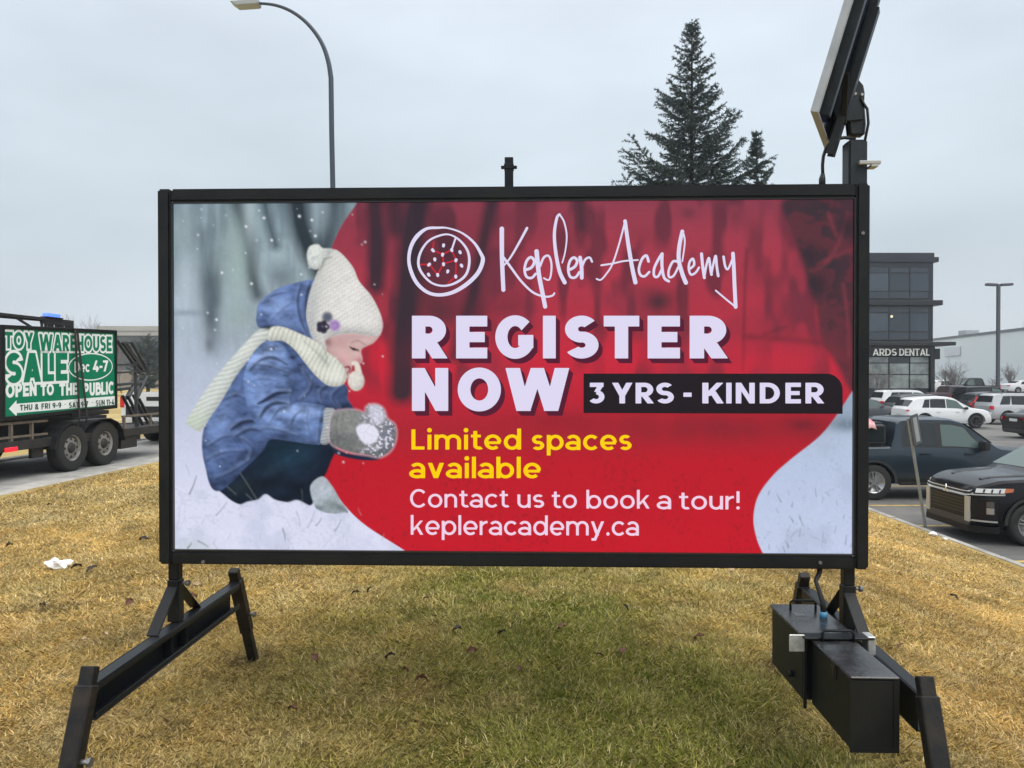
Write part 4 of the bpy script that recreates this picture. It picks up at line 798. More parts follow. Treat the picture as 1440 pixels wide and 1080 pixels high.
# solar panel: local axes b (width), u (up the panel), n (front)
Bv = Vector((.46, .888, 0)).normalized(); T_ = R(73.5); nh = Vector((.888, -.46, 0)); Uv = nh*math.cos(T_)+Vector((0, 0, math.sin(T_))); Nv = Uv.cross(Bv).normalized()
if Nv.z < 0: Nv = -Nv
P1 = Vector((.948, 2.45, CZ+.867-.022)); inv = (Matrix.Translation((SX, SY, 0)) @ Matrix.Rotation(SA, 4, 'Z')).inverted()
def sp(b, u, n): return inv @ (P1+Bv*b+Uv*u+Nv*n)
def pbox(m, b0, b1, u0, u1, n0, n1):
    vs_ = [m.bm.verts.new(sp(b, u, n)) for n in (n0, n1) for b, u in ((b0, u0), (b1, u0), (b1, u1), (b0, u1))]
    for f in ((3, 2, 1, 0), (4, 5, 6, 7), (0, 1, 5, 4), (1, 2, 6, 5), (2, 3, 7, 6), (3, 0, 4, 7)): m.bm.faces.new([vs_[i] for i in f])
PW, PL = .50, .74
m = MB(); pbox(m, .004, PW-.004, .004, PL-.004, -.012, -.004); sol = m.build('solar_panel', mat('solar cells', (.012, .018, .04), .15, spec=.6), sign)
m = MB()
pbox(m, 0, .006, 0, PL, -.024, 0); pbox(m, PW-.006, PW, 0, PL, -.024, 0); pbox(m, .006, PW-.006, 0, .006, -.024, 0); pbox(m, .006, PW-.006, PL-.006, PL, -.024, 0); pbox(m, .006, .024, .006, PL-.006, -.024, -.021); pbox(m, PW-.024, PW-.006, .006, PL-.006, -.024, -.021)
m.build('panel_frame', malu, sol, .001)
m = MB(); pbox(m, .085, .089, .02, PL-.02, -.046, -.013); pbox(m, .089, .12, .02, PL-.02, -.046, -.042); pbox(m, PW-.12, PW-.08, .02, PL-.02, -.040, -.013); m.build('rail', mgal, sol, .001)
S0 = inv @ Vector((1.128, 2.70, 2.105)); S1 = inv @ (Vector((1.128, 2.70, 2.105))+Uv*.50); ub_ = (inv.to_3x3() @ Nv).normalized(); wb = (inv.to_3x3() @ Bv).normalized()
m = MB(); m.bar(S0, S1, .046, .004, ub_); m.bar(S0+wb*.021+ub_*.012, S1+wb*.021+ub_*.012, .004, .026, ub_); m.bar(S0-wb*.021+ub_*.012, S1-wb*.021+ub_*.012, .004, .026, ub_); m.build('mount_channel', mgal, sign, .001)
for k_ in (.22,):
    q0 = S0+(S1-S0)*k_; q1 = sp(.25, k_*.5+.10, -.030); MB().bar(q0, q1, .02, .03, wb).build('standoff', mframe, sign, .002)
pl_ = [(1176, 110), (1200, 109), (1209, 112), (1215, 119), (1217, 130), (1216, 150), (1214, 167), (1196, 169), (1178, 168), (1173, 155), (1172, 130)]
pl_ = [(smap(a, b_, .04)[0], smap(a, b_, .04)[2]) for a, b_ in pl_]
MB().prism(pl_, 'y', .045, .051).prism(pl_, 'y', .092, .098).build('pivot_plate', mgal, sign, .001)
nk = [(smap(a, b_, .07)[0], smap(a, b_, .07)[2]) for a, b_ in ((1190, 150), (1214, 150), (1216, 176), (1214, 192), (1193, 192), (1191, 176))]
MB().prism(nk, 'y', .053, .090).build('tilt_head', mgal, sign, .006)
for dx, dz in ((-.008, .325), (.016, .322)): MB().cyl((px0+dx, .044, ZT+dz), (px0+dx, .038, ZT+dz), .005, n=8).build('bolt', MATS['pale steel'], sign)
MB().tube([(px0+.012, .045, ZT+.31), (px0+.034, .04, ZT+.27), (px0+.038, .04, ZT+.22), (px0+.03, .05, ZT+.16)], .005).build('solar_cable', mwire, sign)

# ------------------------------------------------------------------ vehicles
mglass = mat('dark car glass', (.012, .016, .018), .06, spec=.6); mglassg = mat('clear green car glass', (.09, .13, .12), .08, spec=.6)
mtyre = mat('tyre rubber', (.018, .018, .018), .8, bump=.2, bscale=80); mrim = mat('alloy', (.42, .43, .44), .35, metal=.8); mrimd = mat('dark alloy', (.05, .05, .055), .35, metal=.6)
mtrim = mat('black plastic trim', (.015, .015, .016), .55); mchrome = mat('chrome', (.70, .72, .74), .22, metal=.45); mred = mat('red lamp lens', (.35, .012, .02), .25, emit=(.45, .01, .02), estr=.5); mlamp = mat('headlamp lens', (.7, .72, .74), .12, spec=.8); mamber = mat('amber lens', (.5, .15, .06), .3); mplate = mat('white number plate', (.62, .64, .66), .5)
def paint(name, c, metal=.2, r=.32, coat=.6, spec=.4): return mat(name, c, r, metal=metal, coat=coat, spec=spec)
def interp(tab, x): return float(np.interp(x, [a for a, _ in tab], [b for _, b in tab]))
def smooth_tab(tab, n=5):
    """round the corners of a profile a little"""
    xs_ = np.linspace(tab[0][0], tab[-1][0], 260); zs = np.interp(xs_, [a for a, _ in tab], [b for _, b in tab]); k = np.hanning(2*n+1); k /= k.sum(); pad = np.pad(zs, n, mode='edge'); return list(zip(xs_, np.convolve(pad, k, 'valid')))
def smesh(v, f): me = bpy.data.meshes.new('t'); me.from_pydata(v, [], f); return me
class Car:
    """local axes: X forward, Y left, Z up; origin on the ground under the middle of the car"""
    def __init__(s, L, Wd, top, belt, wheels, wr, pm_, sill=.24, tumble=.24, plan=None, smooth=4):
        s.L, s.hw, s.belt, s.wheels, s.wr, s.pm, s.sill, s.tumble = L, Wd/2, belt, wheels, wr, pm_, sill, tumble
        s.top = smooth_tab(top, smooth); s.plan = plan or [(0, .86), (.12, .95), (.5, 1), (L-1.0, 1), (L-.4, .95), (L-.12, .86), (L, .74)]
    def sec(s, x):
        zt = interp(s.top, x); h = s.hw*interp(s.plan, x); b = min(interp(s.belt, x), zt-.05); zb = s.sill+.10*max(0, (.5-x))+.12*max(0, x-(s.L-.5))
        k = max(0, zt-b-.05); yr = h*.955-k*s.tumble-.0; yr2 = yr-min(.10, .04+k*.2)
        return [(0, zb), (h*.80, zb), (h*.93, zb+.035), (h*.985, zb+.16), (h, zb+.30 if zb+.30 < b-.12 else (zb+b)/2), (h*.992, b-.09), (h*.955, b), (yr, zt-.045), (yr2, zt-.008), (yr2*.5, zt+.004), (0, zt+.008)], yr, b, zt, h
    def mesh(s):
        st_ = sorted(set([0, .03, .08, .15]+list(np.arange(.22, s.L-.2, .09))+[s.L-.2, s.L-.12, s.L-.06, s.L-.02, s.L])); v, f = [], []; n = None
        for x in st_:
            h = s.sec(x)[0]; ring = [(x-s.L/2, y, z) for y, z in h]+[(x-s.L/2, -y, z) for y, z in h[-2:0:-1]]; n = len(ring); v += ring
        for i in range(len(st_)-1):
            for k in range(n): f.append((i*n+k, i*n+(k+1) % n, (i+1)*n+(k+1) % n, (i+1)*n+k))
        f.append(tuple(range(n))[::-1]); f.append(tuple(range((len(st_)-1)*n, len(st_)*n)))
        return v, f
    def body(s, root):
        v, f = s.mesh(); me = smesh(v, f); bm = bmesh.new(); bm.from_mesh(me); bmesh.ops.recalc_face_normals(bm, faces=bm.faces); bm.to_mesh(me); bm.free(); me.materials.append(s.pm)
        o = bpy.data.objects.new('body', me); col.objects.link(o)
        m = MB()
        for xw in s.wheels:
            for sd in (-1, 1): m.cyl((xw-s.L/2, sd*(s.hw-.26), s.wr), (xw-s.L/2, sd*(s.hw+.15), s.wr), s.wr*1.16, n=28)
        cut = m.build('cutter', mtrim); md = o.modifiers.new('b', 'BOOLEAN'); md.object = cut; md.operation = 'DIFFERENCE'; md.solver = 'EXACT'; md.material_mode = 'TRANSFER'
        dg = bpy.context.evaluated_depsgraph_get(); me2 = bpy.data.meshes.new_from_object(o.evaluated_get(dg)); o.modifiers.clear(); o.data = me2; me2.name = 'body'
        bpy.data.objects.remove(cut)
        me2.polygons.foreach_set('use_smooth', [True]*len(me2.polygons)); me2.set_sharp_from_angle(angle=R(32)); o.parent = root; s.root = root; s.bo = o; return o
    def side_patch(s, name, x0, x1, t0, t1, m, parent, side, off=.004, lean0=0., lean1=0., n=14):
        """a panel on the glasshouse flank between fractions t0..t1 of its height"""
        v, f = [], []
        for i in range(n+1):
            for j in range(4):
                t = t0+(t1-t0)*j/3; x = x0+(x1-x0)*i/n+(lean0*(1-i/n)+lean1*i/n)*(j/3)
                _, yr, b, zt, h = s.sec(x); y = h*.955+(yr-h*.955)*t+off; z = b+(zt-.045-b)*t
                v.append((x-s.L/2, side*y, z))
        for i in range(n):
            for j in range(3): f.append((4*i+j, 4*i+j+1, 4*i+j+5, 4*i+j+4))
        return raw(name, v, f, m, parent, True)
    def top_patch(s, name, x0, x1, inset, m, parent, off=.005, n=10, k=1.):
        v, f = [], []
        for i in range(n+1):
            x = x0+(x1-x0)*i/n; _, yr, b, zt, h = s.sec(x); w = max(.05, yr-inset); sl = (interp(s.top, x+.02)-interp(s.top, x-.02))/.04; nl = math.hypot(1, sl)
            for j in range(7):
                q_ = -1+2*j/6; v.append((x-s.L/2-sl/nl*off, q_*w, zt+.006-.012*abs(q_)+off/nl))
        for i in range(n):
            for j in range(6): f.append((7*i+j, 7*i+j+1, 7*i+j+8, 7*i+j+7))
        return raw(name, v, f, m, parent, True)
    def flank(s, name, pts, m, parent, side, off=.004):
        """flat panel outline on the lower flank (x from rear, z)"""
        v = []
        for x, z in pts:
            hs = s.sec(x)[0]; ys0 = np.interp(z, [q_[1] for q_ in hs[2:8]], [q_[0] for q_ in hs[2:8]]); v.append((x-s.L/2, side*(ys0+off), z))
        return raw(name, v, [tuple(range(len(v)))], m, parent)
    def wheels_(s, root, rim, detail=True):
        for xw in s.wheels:
            for sd in (-1, 1):
                c = (xw-s.L/2, sd*(s.hw-.125), s.wr); r = s.wr
                m = MB(); m.lathe([(r*.60, -.10), (r*.93, -.11), (r*.985, -.09), (r, -.05), (r, .05), (r*.985, .09), (r*.93, .11), (r*.62, .105), (r*.60, .07)], c); w = m.build('wheel', mtyre, root)
                m = MB(); o_ = sd*.085
                m.lathe([(r*.62, o_+sd*.018), (r*.58, o_+sd*.018), (r*.55, o_-sd*.03), (r*.12, o_-sd*.03)], c, n=24)
                for k in range(5):
                    a = k*2*math.pi/5+.3
                    for da in (-.17, .17): m.bar(Vector(c)+Vector((math.cos(a)*r*.1, o_, math.sin(a)*r*.1)), Vector(c)+Vector((math.cos(a+da)*r*.58, o_+sd*.006, math.sin(a+da)*r*.58)), .02, r*.12, (0, 1, 0))
                m.cyl(Vector(c)+Vector((0, o_-sd*.03, 0)), Vector(c)+Vector((0, o_+sd*.012, 0)), r*.15, n=14); m.build('rim', rim, w)
    def block(s, name, a, b, m, parent, bev=.008):
        a = (a[0]-s.L/2, a[1], a[2]); b = (b[0]-s.L/2, b[1], b[2]); return MB().b2(a, b).build(name, m, parent, bev, 2)
def place(root, nose_dir, xr, yn, L, Wd, z):
    """nose_dir +1: nose to +X, xr is the rear; -1: nose to -X, xr is the nose.  yn: the near flank"""
    root.location = (xr+L/2, yn+Wd/2, z); root.rotation_euler = (0, 0, 0 if nose_dir > 0 else math.pi)

def suv(name, label, cat, pm_, L=4.57, Wd=1.84, H=1.68, rim=None, tail=(), group=None, boxy=False, rails=False, clad=True, tailstyle='wide'):
    k = H/1.68
    if boxy: top = [(0, .98*k), (.02, 1.04*k), (.26, 1.60*k), (.42, 1.66*k), (1.3, 1.68*k), (2.35, 1.67*k), (2.6, 1.62*k), (3.28, 1.16*k), (3.36, 1.12*k), (4.2, 1.04*k), (L-.12, .92*k), (L-.02, .7*k), (L, .55*k)]
    else: top = [(0, .98*k), (.03, 1.04*k), (.42, 1.50*k), (.62, 1.60*k), (1.5, 1.675*k), (2.2, 1.66*k), (2.55, 1.585*k), (3.32, 1.12*k), (3.42, 1.075*k), (4.1, .98*k), (L-.16, .86*k), (L-.03, .68*k), (L, .52*k)]
    c = Car(L, Wd, top, [(0, 1.02*k), (1.0, 1.03*k), (3.0, .99*k), (L, .9*k)], (.93, .93+2.70*L/4.57), .355, pm_, .22 if not boxy else .28)
    root = thing(name, label, cat, group=group); b = c.body(root)
    for sd in (-1, 1):
        if boxy: W3 = ((.48, 1.05, .25, .12), (1.16, 2.02, .02, .0), (2.10, 3.0, .0, -.28))
        else: W3 = ((.80, 1.18, .18, .06), (1.22, 2.05, .04, .0), (2.10, 3.12, .0, -.42))
        for i, (x0, x1, l0, l1) in enumerate(W3): c.side_patch('side_window', x0, x1, .10, .86, mglass if i < 2 else mglassg, b, sd, .006, l0, l1)
        if clad:
            for xw in c.wheels:
                m = MB(); n_ = 18
                for q_ in range(n_):
                    a0, a1 = math.pi*q_/n_, math.pi*(q_+1)/n_
                    P = [(xw-L/2+math.cos(a)*rr, sd*(c.hw+.006), .355+math.sin(a)*rr) for a, rr in ((a0, .405), (a1, .405), (a1, .47), (a0, .47))]
                    m.bm.faces.new([m.bm.verts.new(p) for p in P])
                m.build('wheel_arch_trim', mtrim, b)
        c.block('mirror', (2.98, sd*(c.hw-.02), .99*k), (3.12, sd*(c.hw+.16), 1.12*k), mtrim if clad else pm_, b, .02)
        for x in (1.75, 2.75): c.block('door_handle', (x-.2, sd*(c.hw-.02), .86*k), (x, sd*(c.hw+.018), .885*k), pm_, b, .006)
        for x in (1.16, 2.08, 3.08): c.flank('door_seam', [(x, .4), (x+.012, .4), (x+.012, .98*k), (x, .98*k)], mtrim, b, sd, .003)
        if tailstyle == 'wide': c.block('tail_lamp', (.005, sd*.42, .90*k), (.34, sd*(c.hw-.055), .97*k), mred, b, .01)
        elif tailstyle == 'box': c.block('tail_lamp', (-.0, sd*(c.hw-.24), .82*k), (.16, sd*(c.hw-.03), 1.02*k), mred, b, .015)
        else:
            c.block('tail_lamp', (.0, sd*(c.hw-.26), .84*k), (.14, sd*(c.hw-.07), 1.0*k), mred, b, .012); c.side_patch('tail_lamp', .06, .34, .02, .85, mred, b, sd, .012, .30, .16, 6)
        c.block('headlight', (L-.42, sd*.42, .74*k), (L-.06, sd*(c.hw-.115), .82*k), mlamp, b, .02)
        if rails: MB().tube([(.7-L/2, sd*.60, 1.66*k), (.9-L/2, sd*.60, 1.74*k), (2.2-L/2, sd*.60, 1.73*k), (2.4-L/2, sd*.60, 1.64*k)], .02, 6).build('roof_rail', mtrim, b)
    c.top_patch('windscreen', 2.66, 3.26 if not boxy else 3.2, .03, mglassg, b, .008)
    c.top_patch('rear_window', .09 if boxy else .12, .24 if boxy else .40, .06, mglass, b, .008, 6)
    c.block('grille', (L-.06, -.5, .52), (L+.012, .5, .70), mtrim, b, .02); c.block('bumper', (-.02, -c.hw*.84, .30), (.1, c.hw*.84, .52), mtrim, b, .03); c.block('number_plate', (-.028, -.26, .70), (-.01, .26, .82), mplate, b, .004)
    c.wheels_(root, rim or mrimd); return root, c

def sedan(name, label, cat, pm_, L=4.75, Wd=1.83, H=1.45, group=None):
    top = [(0, .92), (.03, 1.0), (.1, 1.06), (.62, 1.10), (1.25, 1.36), (1.65, 1.44), (2.3, 1.45), (2.75, 1.38), (3.5, 1.0), (3.6, .97), (4.3, .86), (L-.14, .74), (L-.03, .62), (L, .5)]
    c = Car(L, Wd, top, [(0, .96), (1.2, .97), (3.0, .93), (L, .82)], (1.02, 3.82), .335, pm_, .18, .3)
    root = thing(name, label, cat, group=group); b = c.body(root)
    for sd in (-1, 1):
        c.side_patch('side_window', 1.32, 2.1, .12, .84, mglass, b, sd, .006, .25, .0); c.side_patch('side_window', 2.16, 3.2, .12, .84, mglassg, b, sd, .006, .0, -.45)
        c.block('mirror', (3.05, sd*(c.hw-.02), .93), (3.18, sd*(c.hw+.15), 1.04), pm_, b, .02); c.block('tail_lamp', (.0, sd*.40, .80), (.30, sd*(c.hw-.06), .93), mred, b, .015); c.block('headlight', (L-.4, sd*.42, .66), (L-.07, sd*(c.hw-.115), .74), mlamp, b, .02)
    c.top_patch('windscreen', 2.85, 3.42, .03, mglassg, b, .008); c.top_patch('rear_window', .72, 1.3, .05, mglass, b, .008)
    c.block('number_plate', (-.012, -.26, .74), (.004, .26, .86), mplate, b, .004); c.block('bumper', (-.02, -c.hw*.82, .26), (.1, c.hw*.82, .44), mtrim, b, .03); c.wheels_(root, mrim); return root, c

def pickup(name, label, cat, pm_, L=5.40, Wd=1.89, H=1.80, rim=None, group=None, canopy=False):
    top = [(0, 1.16), (1.56, 1.17), (1.60, 1.20), (1.74, H-.10), (1.86, H-.02), (2.4, H), (2.95, H-.01), (3.2, H-.08), (3.88, 1.20), (3.98, 1.15), (4.9, 1.06), (L-.14, .98), (L-.03, .8), (L, .6)]
    c = Car(L, Wd, top, [(0, 1.12), (1.5, 1.13), (1.7, 1.14), (3.8, 1.10), (L, .96)], (1.20, 1.20+3.26), .39, pm_, .34, .22, [(0, .95), (.1, .97), (1.0, 1), (4.4, 1), (L-.4, .96), (L-.12, .88), (L, .78)], 2)
    root = thing(name, label, cat, group=group); b = c.body(root)
    for sd in (-1, 1):
        c.side_patch('side_window', 1.88, 2.58, .10, .84, mglass, b, sd, .006, .06, .0); c.side_patch('side_window', 2.70, 3.70, .10, .84, mglassg, b, sd, .006, .0, -.48)
        c.side_patch('window_surround', 1.82, 3.74, .05, .90, mtrim, b, sd, .003, .06, -.42)
        c.block('mirror', (3.46, sd*(c.hw-.03), 1.10), (3.62, sd*(c.hw+.20), 1.30), mtrim, b, .03)
        for x in (2.42, 3.40): c.block('door_handle', (x-.24, sd*(c.hw-.03), .995), (x, sd*(c.hw+.02), 1.03), pm_, b, .008)
        for x in (1.60, 2.64, 3.62): c.flank('door_seam', [(x, .42), (x+.014, .42), (x+.014, 1.12), (x, 1.12)], mtrim, b, sd, .003)
        c.flank('body_crease', [(.05, .985), (c.L-.5, .955), (c.L-.5, .975), (.05, 1.005)], pm_, b, sd, .010) if False else None
        for x in (1.60, 3.62): c.flank('panel_gap', [(x, 1.02), (x+.016, 1.02), (x+.016, 1.13), (x, 1.13)], mtrim, b, sd, .003)
        c.flank('sill_trim', [(1.66, .40), (3.60, .40), (3.60, .47), (1.66, .47)], mtrim, b, sd, .006)
        c.block('step_bar', (1.75, sd*(c.hw-.10), .33), (3.7, sd*(c.hw-.02), .40), mtrim, b, .02)
        for xw in c.wheels:
            m = MB(); n_ = 18
            for q_ in range(n_):
                a0, a1 = math.pi*q_/n_, math.pi*(q_+1)/n_
                P = [(xw-L/2+math.cos(a)*rr, sd*(c.hw+.006), .39+math.sin(a)*rr) for a, rr in ((a0, .445), (a1, .445), (a1, .50), (a0, .50))]
                m.bm.faces.new([m.bm.verts.new(p) for p in P])
            m.build('wheel_arch_trim', pm_ if not canopy else mat('slate arch trim', (.022, .028, .035), .5), b)
        c.block('tail_lamp', (-.01, sd*(c.hw-.14), .82), (.14, sd*(c.hw-.02), 1.08), mred, b, .015); c.block('headlight', (L-.36, sd*.5, .80), (L-.05, sd*(c.hw-.10), .92), mlamp, b, .02)
    c.top_patch('windscreen', 3.26, 3.82, .03, mglassg, b, .008); c.block('grille', (L-.08, -.55, .62), (L+.012, .55, .88), mtrim, b, .02)
    c.block('tailgate', (-.018, -c.hw*.82, .66), (.0, c.hw*.82, 1.12), pm_, b, .01); c.block('bumper', (-.10, -c.hw*.9, .46), (.02, c.hw*.9, .62), mchrome if not canopy else mtrim, b, .03); c.block('number_plate', (-.112, -.2, .50), (-.1, .2, .60), mplate, b, .003)
    if canopy:
        cp = MB().b2((.06-L/2, -c.hw*.90, 1.168), (1.52-L/2, c.hw*.90, 1.70)).build('bed_canopy', mat('black canopy vinyl', (.02, .021, .024), .5, var=.3, vscale=8), root, .07, 3)
        for sd in (-1, 1):
            for x0, x1 in ((.16, .72), (.80, 1.44)): MB().b2((x0-L/2, sd*(c.hw*.90), 1.27), (x1-L/2, sd*(c.hw*.90+.006), 1.60)).build('canopy_window', mglass, cp, .002)
    c.wheels_(root, rim or mrim); return root, c
# ------------------------------------------------------------------ parked vehicles
P_SLATE = paint('slate blue paint', (.019, .032, .045), .3, .32, .5, .4); P_BLACK = paint('black paint', (.004, .004, .006), .0, .22, .2, .22); P_WHITE = paint('white paint', (.74, .75, .76), 0, .35); P_SILV = paint('silver paint', (.50, .51, .52), .4, .35)
P_GREY = paint('grey paint', (.09, .10, .11), .4, .35); P_DKRED = paint('dark maroon paint', (.05, .02, .025), .3, .35); P_DKG = paint('dark grey paint', (.018, .021, .026), .2, .32, .3, .3)
r, c = pickup('pickup_truck', 'dark slate blue crew cab pickup with a black bed canopy', 'pickup truck', P_SLATE, canopy=True)
place(r, 1, 6.72, 16.75, c.L, c.hw*2, LOT)
# cloth on the canopy
cv, cf = [], []
for i in range(9):
    for j in range(7):
        x, y = -.42+i*.105, -.33+j*.11; e_ = max(0, abs(y+.2)-.35)
        cv.append((x, y-.25, .03+.025*math.sin(i*2.1+j)+.02*math.sin(j*3.0)-max(0, -.2-y)*1.3-max(0, .0-x-.25)*.2))
for i in range(8):
    for j in range(6): cf.append((i*7+j, i*7+j+1, i*7+j+8, i*7+j+7))
cl = raw('tarp', cv, cf, mat('red and white cloth', (.62, .05, .08), .8, c2=(.70, .55, .55), vscale=5), None, True); cl.location = (7.55, 17.35, LOT+1.705); md = cl.modifiers.new('s', 'SOLIDIFY'); md.thickness = .006
tag(cl, 'red and white cloth draped over the black bed canopy of the pickup', 'cloth')

# black crossover, nose towards the kerb
L_ = 4.36; k = 1.64/1.68
topB = [(0, .98), (.03, 1.04), (.42, 1.46), (.62, 1.56), (1.5, 1.635), (2.1, 1.62), (2.45, 1.55), (3.15, 1.13), (3.26, 1.09), (3.95, 1.04), (L_-.22, .985), (L_-.07, .93), (L_, .85)]
cb = Car(L_, 1.81, topB, [(0, 1.0), (1.0, 1.02), (3.0, .99), (L_, .90)], (.86, 3.53), .345, P_BLACK, .22, .24, [(0, .86), (.12, .95), (.5, 1), (L_-1, 1), (L_-.55, .98), (L_-.25, .90), (L_-.08, .79), (L_, .70)], 3)
rb = thing('crossover_car', 'black crossover with a chrome edged grille nosed up to the kerb', 'car'); bo = cb.body(rb)
for sd in (-1, 1):
    for i, (x0, x1, l0, l1) in enumerate(((.80, 1.15, .18, .06), (1.2, 1.98, .04, 0), (2.04, 2.98, 0, -.42))): cb.side_patch('side_window', x0, x1, .10, .86, mglass if i < 2 else mglassg, bo, sd, .006, l0, l1)
    cb.block('mirror', (2.84, sd*(cb.hw-.02), .98), (2.98, sd*(cb.hw+.16), 1.10), P_BLACK, bo, .02)
    for xw in cb.wheels:
        m = MB(); n_ = 20
        for q_ in range(n_):
            a0, a1 = math.pi*q_/n_, math.pi*(q_+1)/n_
            m.bm.faces.new([m.bm.verts.new((xw-L_/2+math.cos(a)*rr, sd*(cb.hw+.006), .345+math.sin(a)*rr)) for a, rr in ((a0, .395), (a1, .395), (a1, .45), (a0, .45))])
        m.build('wheel_arch_trim', mtrim, bo)
    for x in (1.16, 2.02, 2.98): cb.flank('door_seam', [(x, .4), (x+.012, .4), (x+.012, .96), (x, .96)], mtrim, bo, sd, .003)
    cb.block('tail_lamp', (0, sd*.42, .86), (.3, sd*(cb.hw-.06), .95), mred, bo, .01)
cb.top_patch('windscreen', 2.52, 3.10, .03, mglassg, bo, .008); cb.top_patch('rear_window', .12, .40, .06, mglass, bo, .008, 6)
_xs = np.linspace(L_, L_-1.2, 80); _ys = np.array([cb.hw*.985*interp(cb.plan, x) for x in _xs]); _y0 = _ys[0]; _arc = np.concatenate([[0], np.cumsum(np.hypot(np.diff(_xs), np.diff(_ys)))])+_y0
def wrap(u, off):
    s_ = 1 if u >= 0 else -1; a = abs(u)
    if a <= _y0-.03: return L_+off-L_/2, u
    x = float(np.interp(a, _arc, _xs)); y = float(np.interp(a, _arc, _ys)); f_ = min(1, (a-_y0+.03)/.25)
    return x-L_/2+off*(1-.45*f_)+.004, s_*(y+off*f_)
def wstrip(name, u0, u1, lo, hi, m, off=.012, n=18, tilt=0.):
    """panel that follows the nose: lo/hi are functions of |u| (or numbers)"""
    F_ = lambda g, u: g(u) if callable(g) else g
    v, f = [], []
    for i in range(n+1):
        u = u0+(u1-u0)*i/n; x, y = wrap(u, off); xb, yb_ = wrap(u, off-.03)
        a, b = F_(lo, u), F_(hi, u); sl = max(0, b-.80)*.28+tilt*(b-a); sl0 = max(0, a-.80)*.28
        v += [(x-sl0, y, a), (x-sl, y, b), (xb-sl, yb_, b), (xb-sl0, yb_, a)]
    for i in range(n):
        for q_ in range(4): f.append((4*i+q_, 4*i+(q_+1) % 4, 4*i+4+(q_+1) % 4, 4*i+4+q_))
    f.append((0, 1, 2, 3)); f.append((4*n, 4*n+3, 4*n+2, 4*n+1)); return raw(name, v, f, m, bo)
msat = mat('satin black plastic', (.007, .007, .008), .4, spec=.25); msatin = mat('satin chrome', (.46, .46, .45), .3, metal=.4)
wstrip('lower_grille', -.50, .50, .42, .72, msat, .010); [wstrip('grille_slat', -.49, .49, z_, z_+.016, mat('grille slat', (.022, .022, .024), .35), .016) for z_ in (.475, .53, .585, .64, .69)]; wstrip('upper_grille', -.60, .60, .73, .875, msat, .008)
wstrip('grille_bar', -.66, .66, lambda u: .765+.03*(abs(u) > .5)*(abs(u)-.5)*6, lambda u: .80+.03*(abs(u) > .5)*(abs(u)-.5)*6, mchrome, .024, 18, .9)
wstrip('grille_bar', -.62, .62, lambda u: .83+.09*max(0, abs(u)-.45), lambda u: .858+.09*max(0, abs(u)-.45), mchrome, .022, 18, .9)
wstrip('bumper_lip', -.62, .62, .30, .41, mat('dull grey skid plate', (.035, .035, .04), .35, metal=.2), .022)
wstrip('bumper_lower', -1.05, 1.05, .20, .30, msat, .03, 40)
for sd in (-1, 1):
    wstrip('chrome_blade', sd*.52, sd*.64, .36, .765, msatin, .026, 6)
    wstrip('chrome_blade', sd*.62, sd*1.12, lambda u: .79-.02*(abs(u)-.6)+.05*(abs(u)-.6), lambda u: .808+.05*(abs(u)-.6)-.01*(abs(u)-.6), msatin, .016, 14)
    wstrip('headlight', sd*.70, sd*1.10, lambda u: .835+.02*(abs(u)-.7), lambda u: .90+.04*(abs(u)-.7), mlamp, .010, 12); [wstrip('lamp_divider', sd*u_, sd*(u_+.022), .845, .90, msat, .016, 2) for u_ in (.80, .91, 1.02)]; wstrip('indicator', sd*1.10, sd*1.22, lambda u: .845+.18*(abs(u)-1.1), .917, mamber, .010, 6)
    wstrip('fog_recess', sd*.66, sd*1.02, .40, .74, msat, .010, 12); wstrip('fog_lamp', sd*.86, sd*.97, .50, .60, mat('clear lamp', (.35, .35, .36), .15, metal=.5), .018, 4); wstrip('fog_lamp', sd*.86, sd*.97, .61, .70, mat('smoked lamp', (.10, .10, .11), .15, metal=.4), .018, 4)
    wstrip('chrome_blade', sd*.66, sd*1.02, lambda u: .375-.02*(abs(u)-.66), lambda u: .398-.02*(abs(u)-.66), msatin, .020, 12)
for sd in (-1, 1):       # pressed creases that run along the bonnet
    v, f = [], []
    for i in range(15):
        x = 3.32+(L_-.30-3.32)*i/14; w_ = .50-.10*i/14; zt_ = cb.sec(x)[3]
        for dy, dz in ((-.05, .004), (-.012, .020), (.012, .020), (.05, .004)): v.append((x-L_/2, sd*(w_+dy), zt_+dz))
    for i in range(14):
        for j in range(3): f.append((4*i+j, 4*i+j+1, 4*i+j+5, 4*i+j+4))
    raw('bonnet_crease', v, f, P_BLACK, bo, True)
m = MB()
for k3 in range(3):
    a = math.pi/2+k3*2*math.pi/3; dy, dz = math.cos(a), math.sin(a); q_ = .085
    P = [(0, 0), (q_*(dy*.5-dz*.29), q_*(dz*.5+dy*.29)), (q_*dy, q_*dz), (q_*(dy*.5+dz*.29), q_*(dz*.5-dy*.29))]
    m.prism([(y, z+.80) for y, z in P], 'x', L_/2+.030, L_/2+.04)
m.build('emblem', mchrome, bo); cb.block('number_plate', (-.02, -.26, .66), (-.004, .26, .78), mplate, bo, .004); cb.wheels_(rb, mrim)
place(rb, -1, 7.42, 12.15, L_, 1.81, LOT)

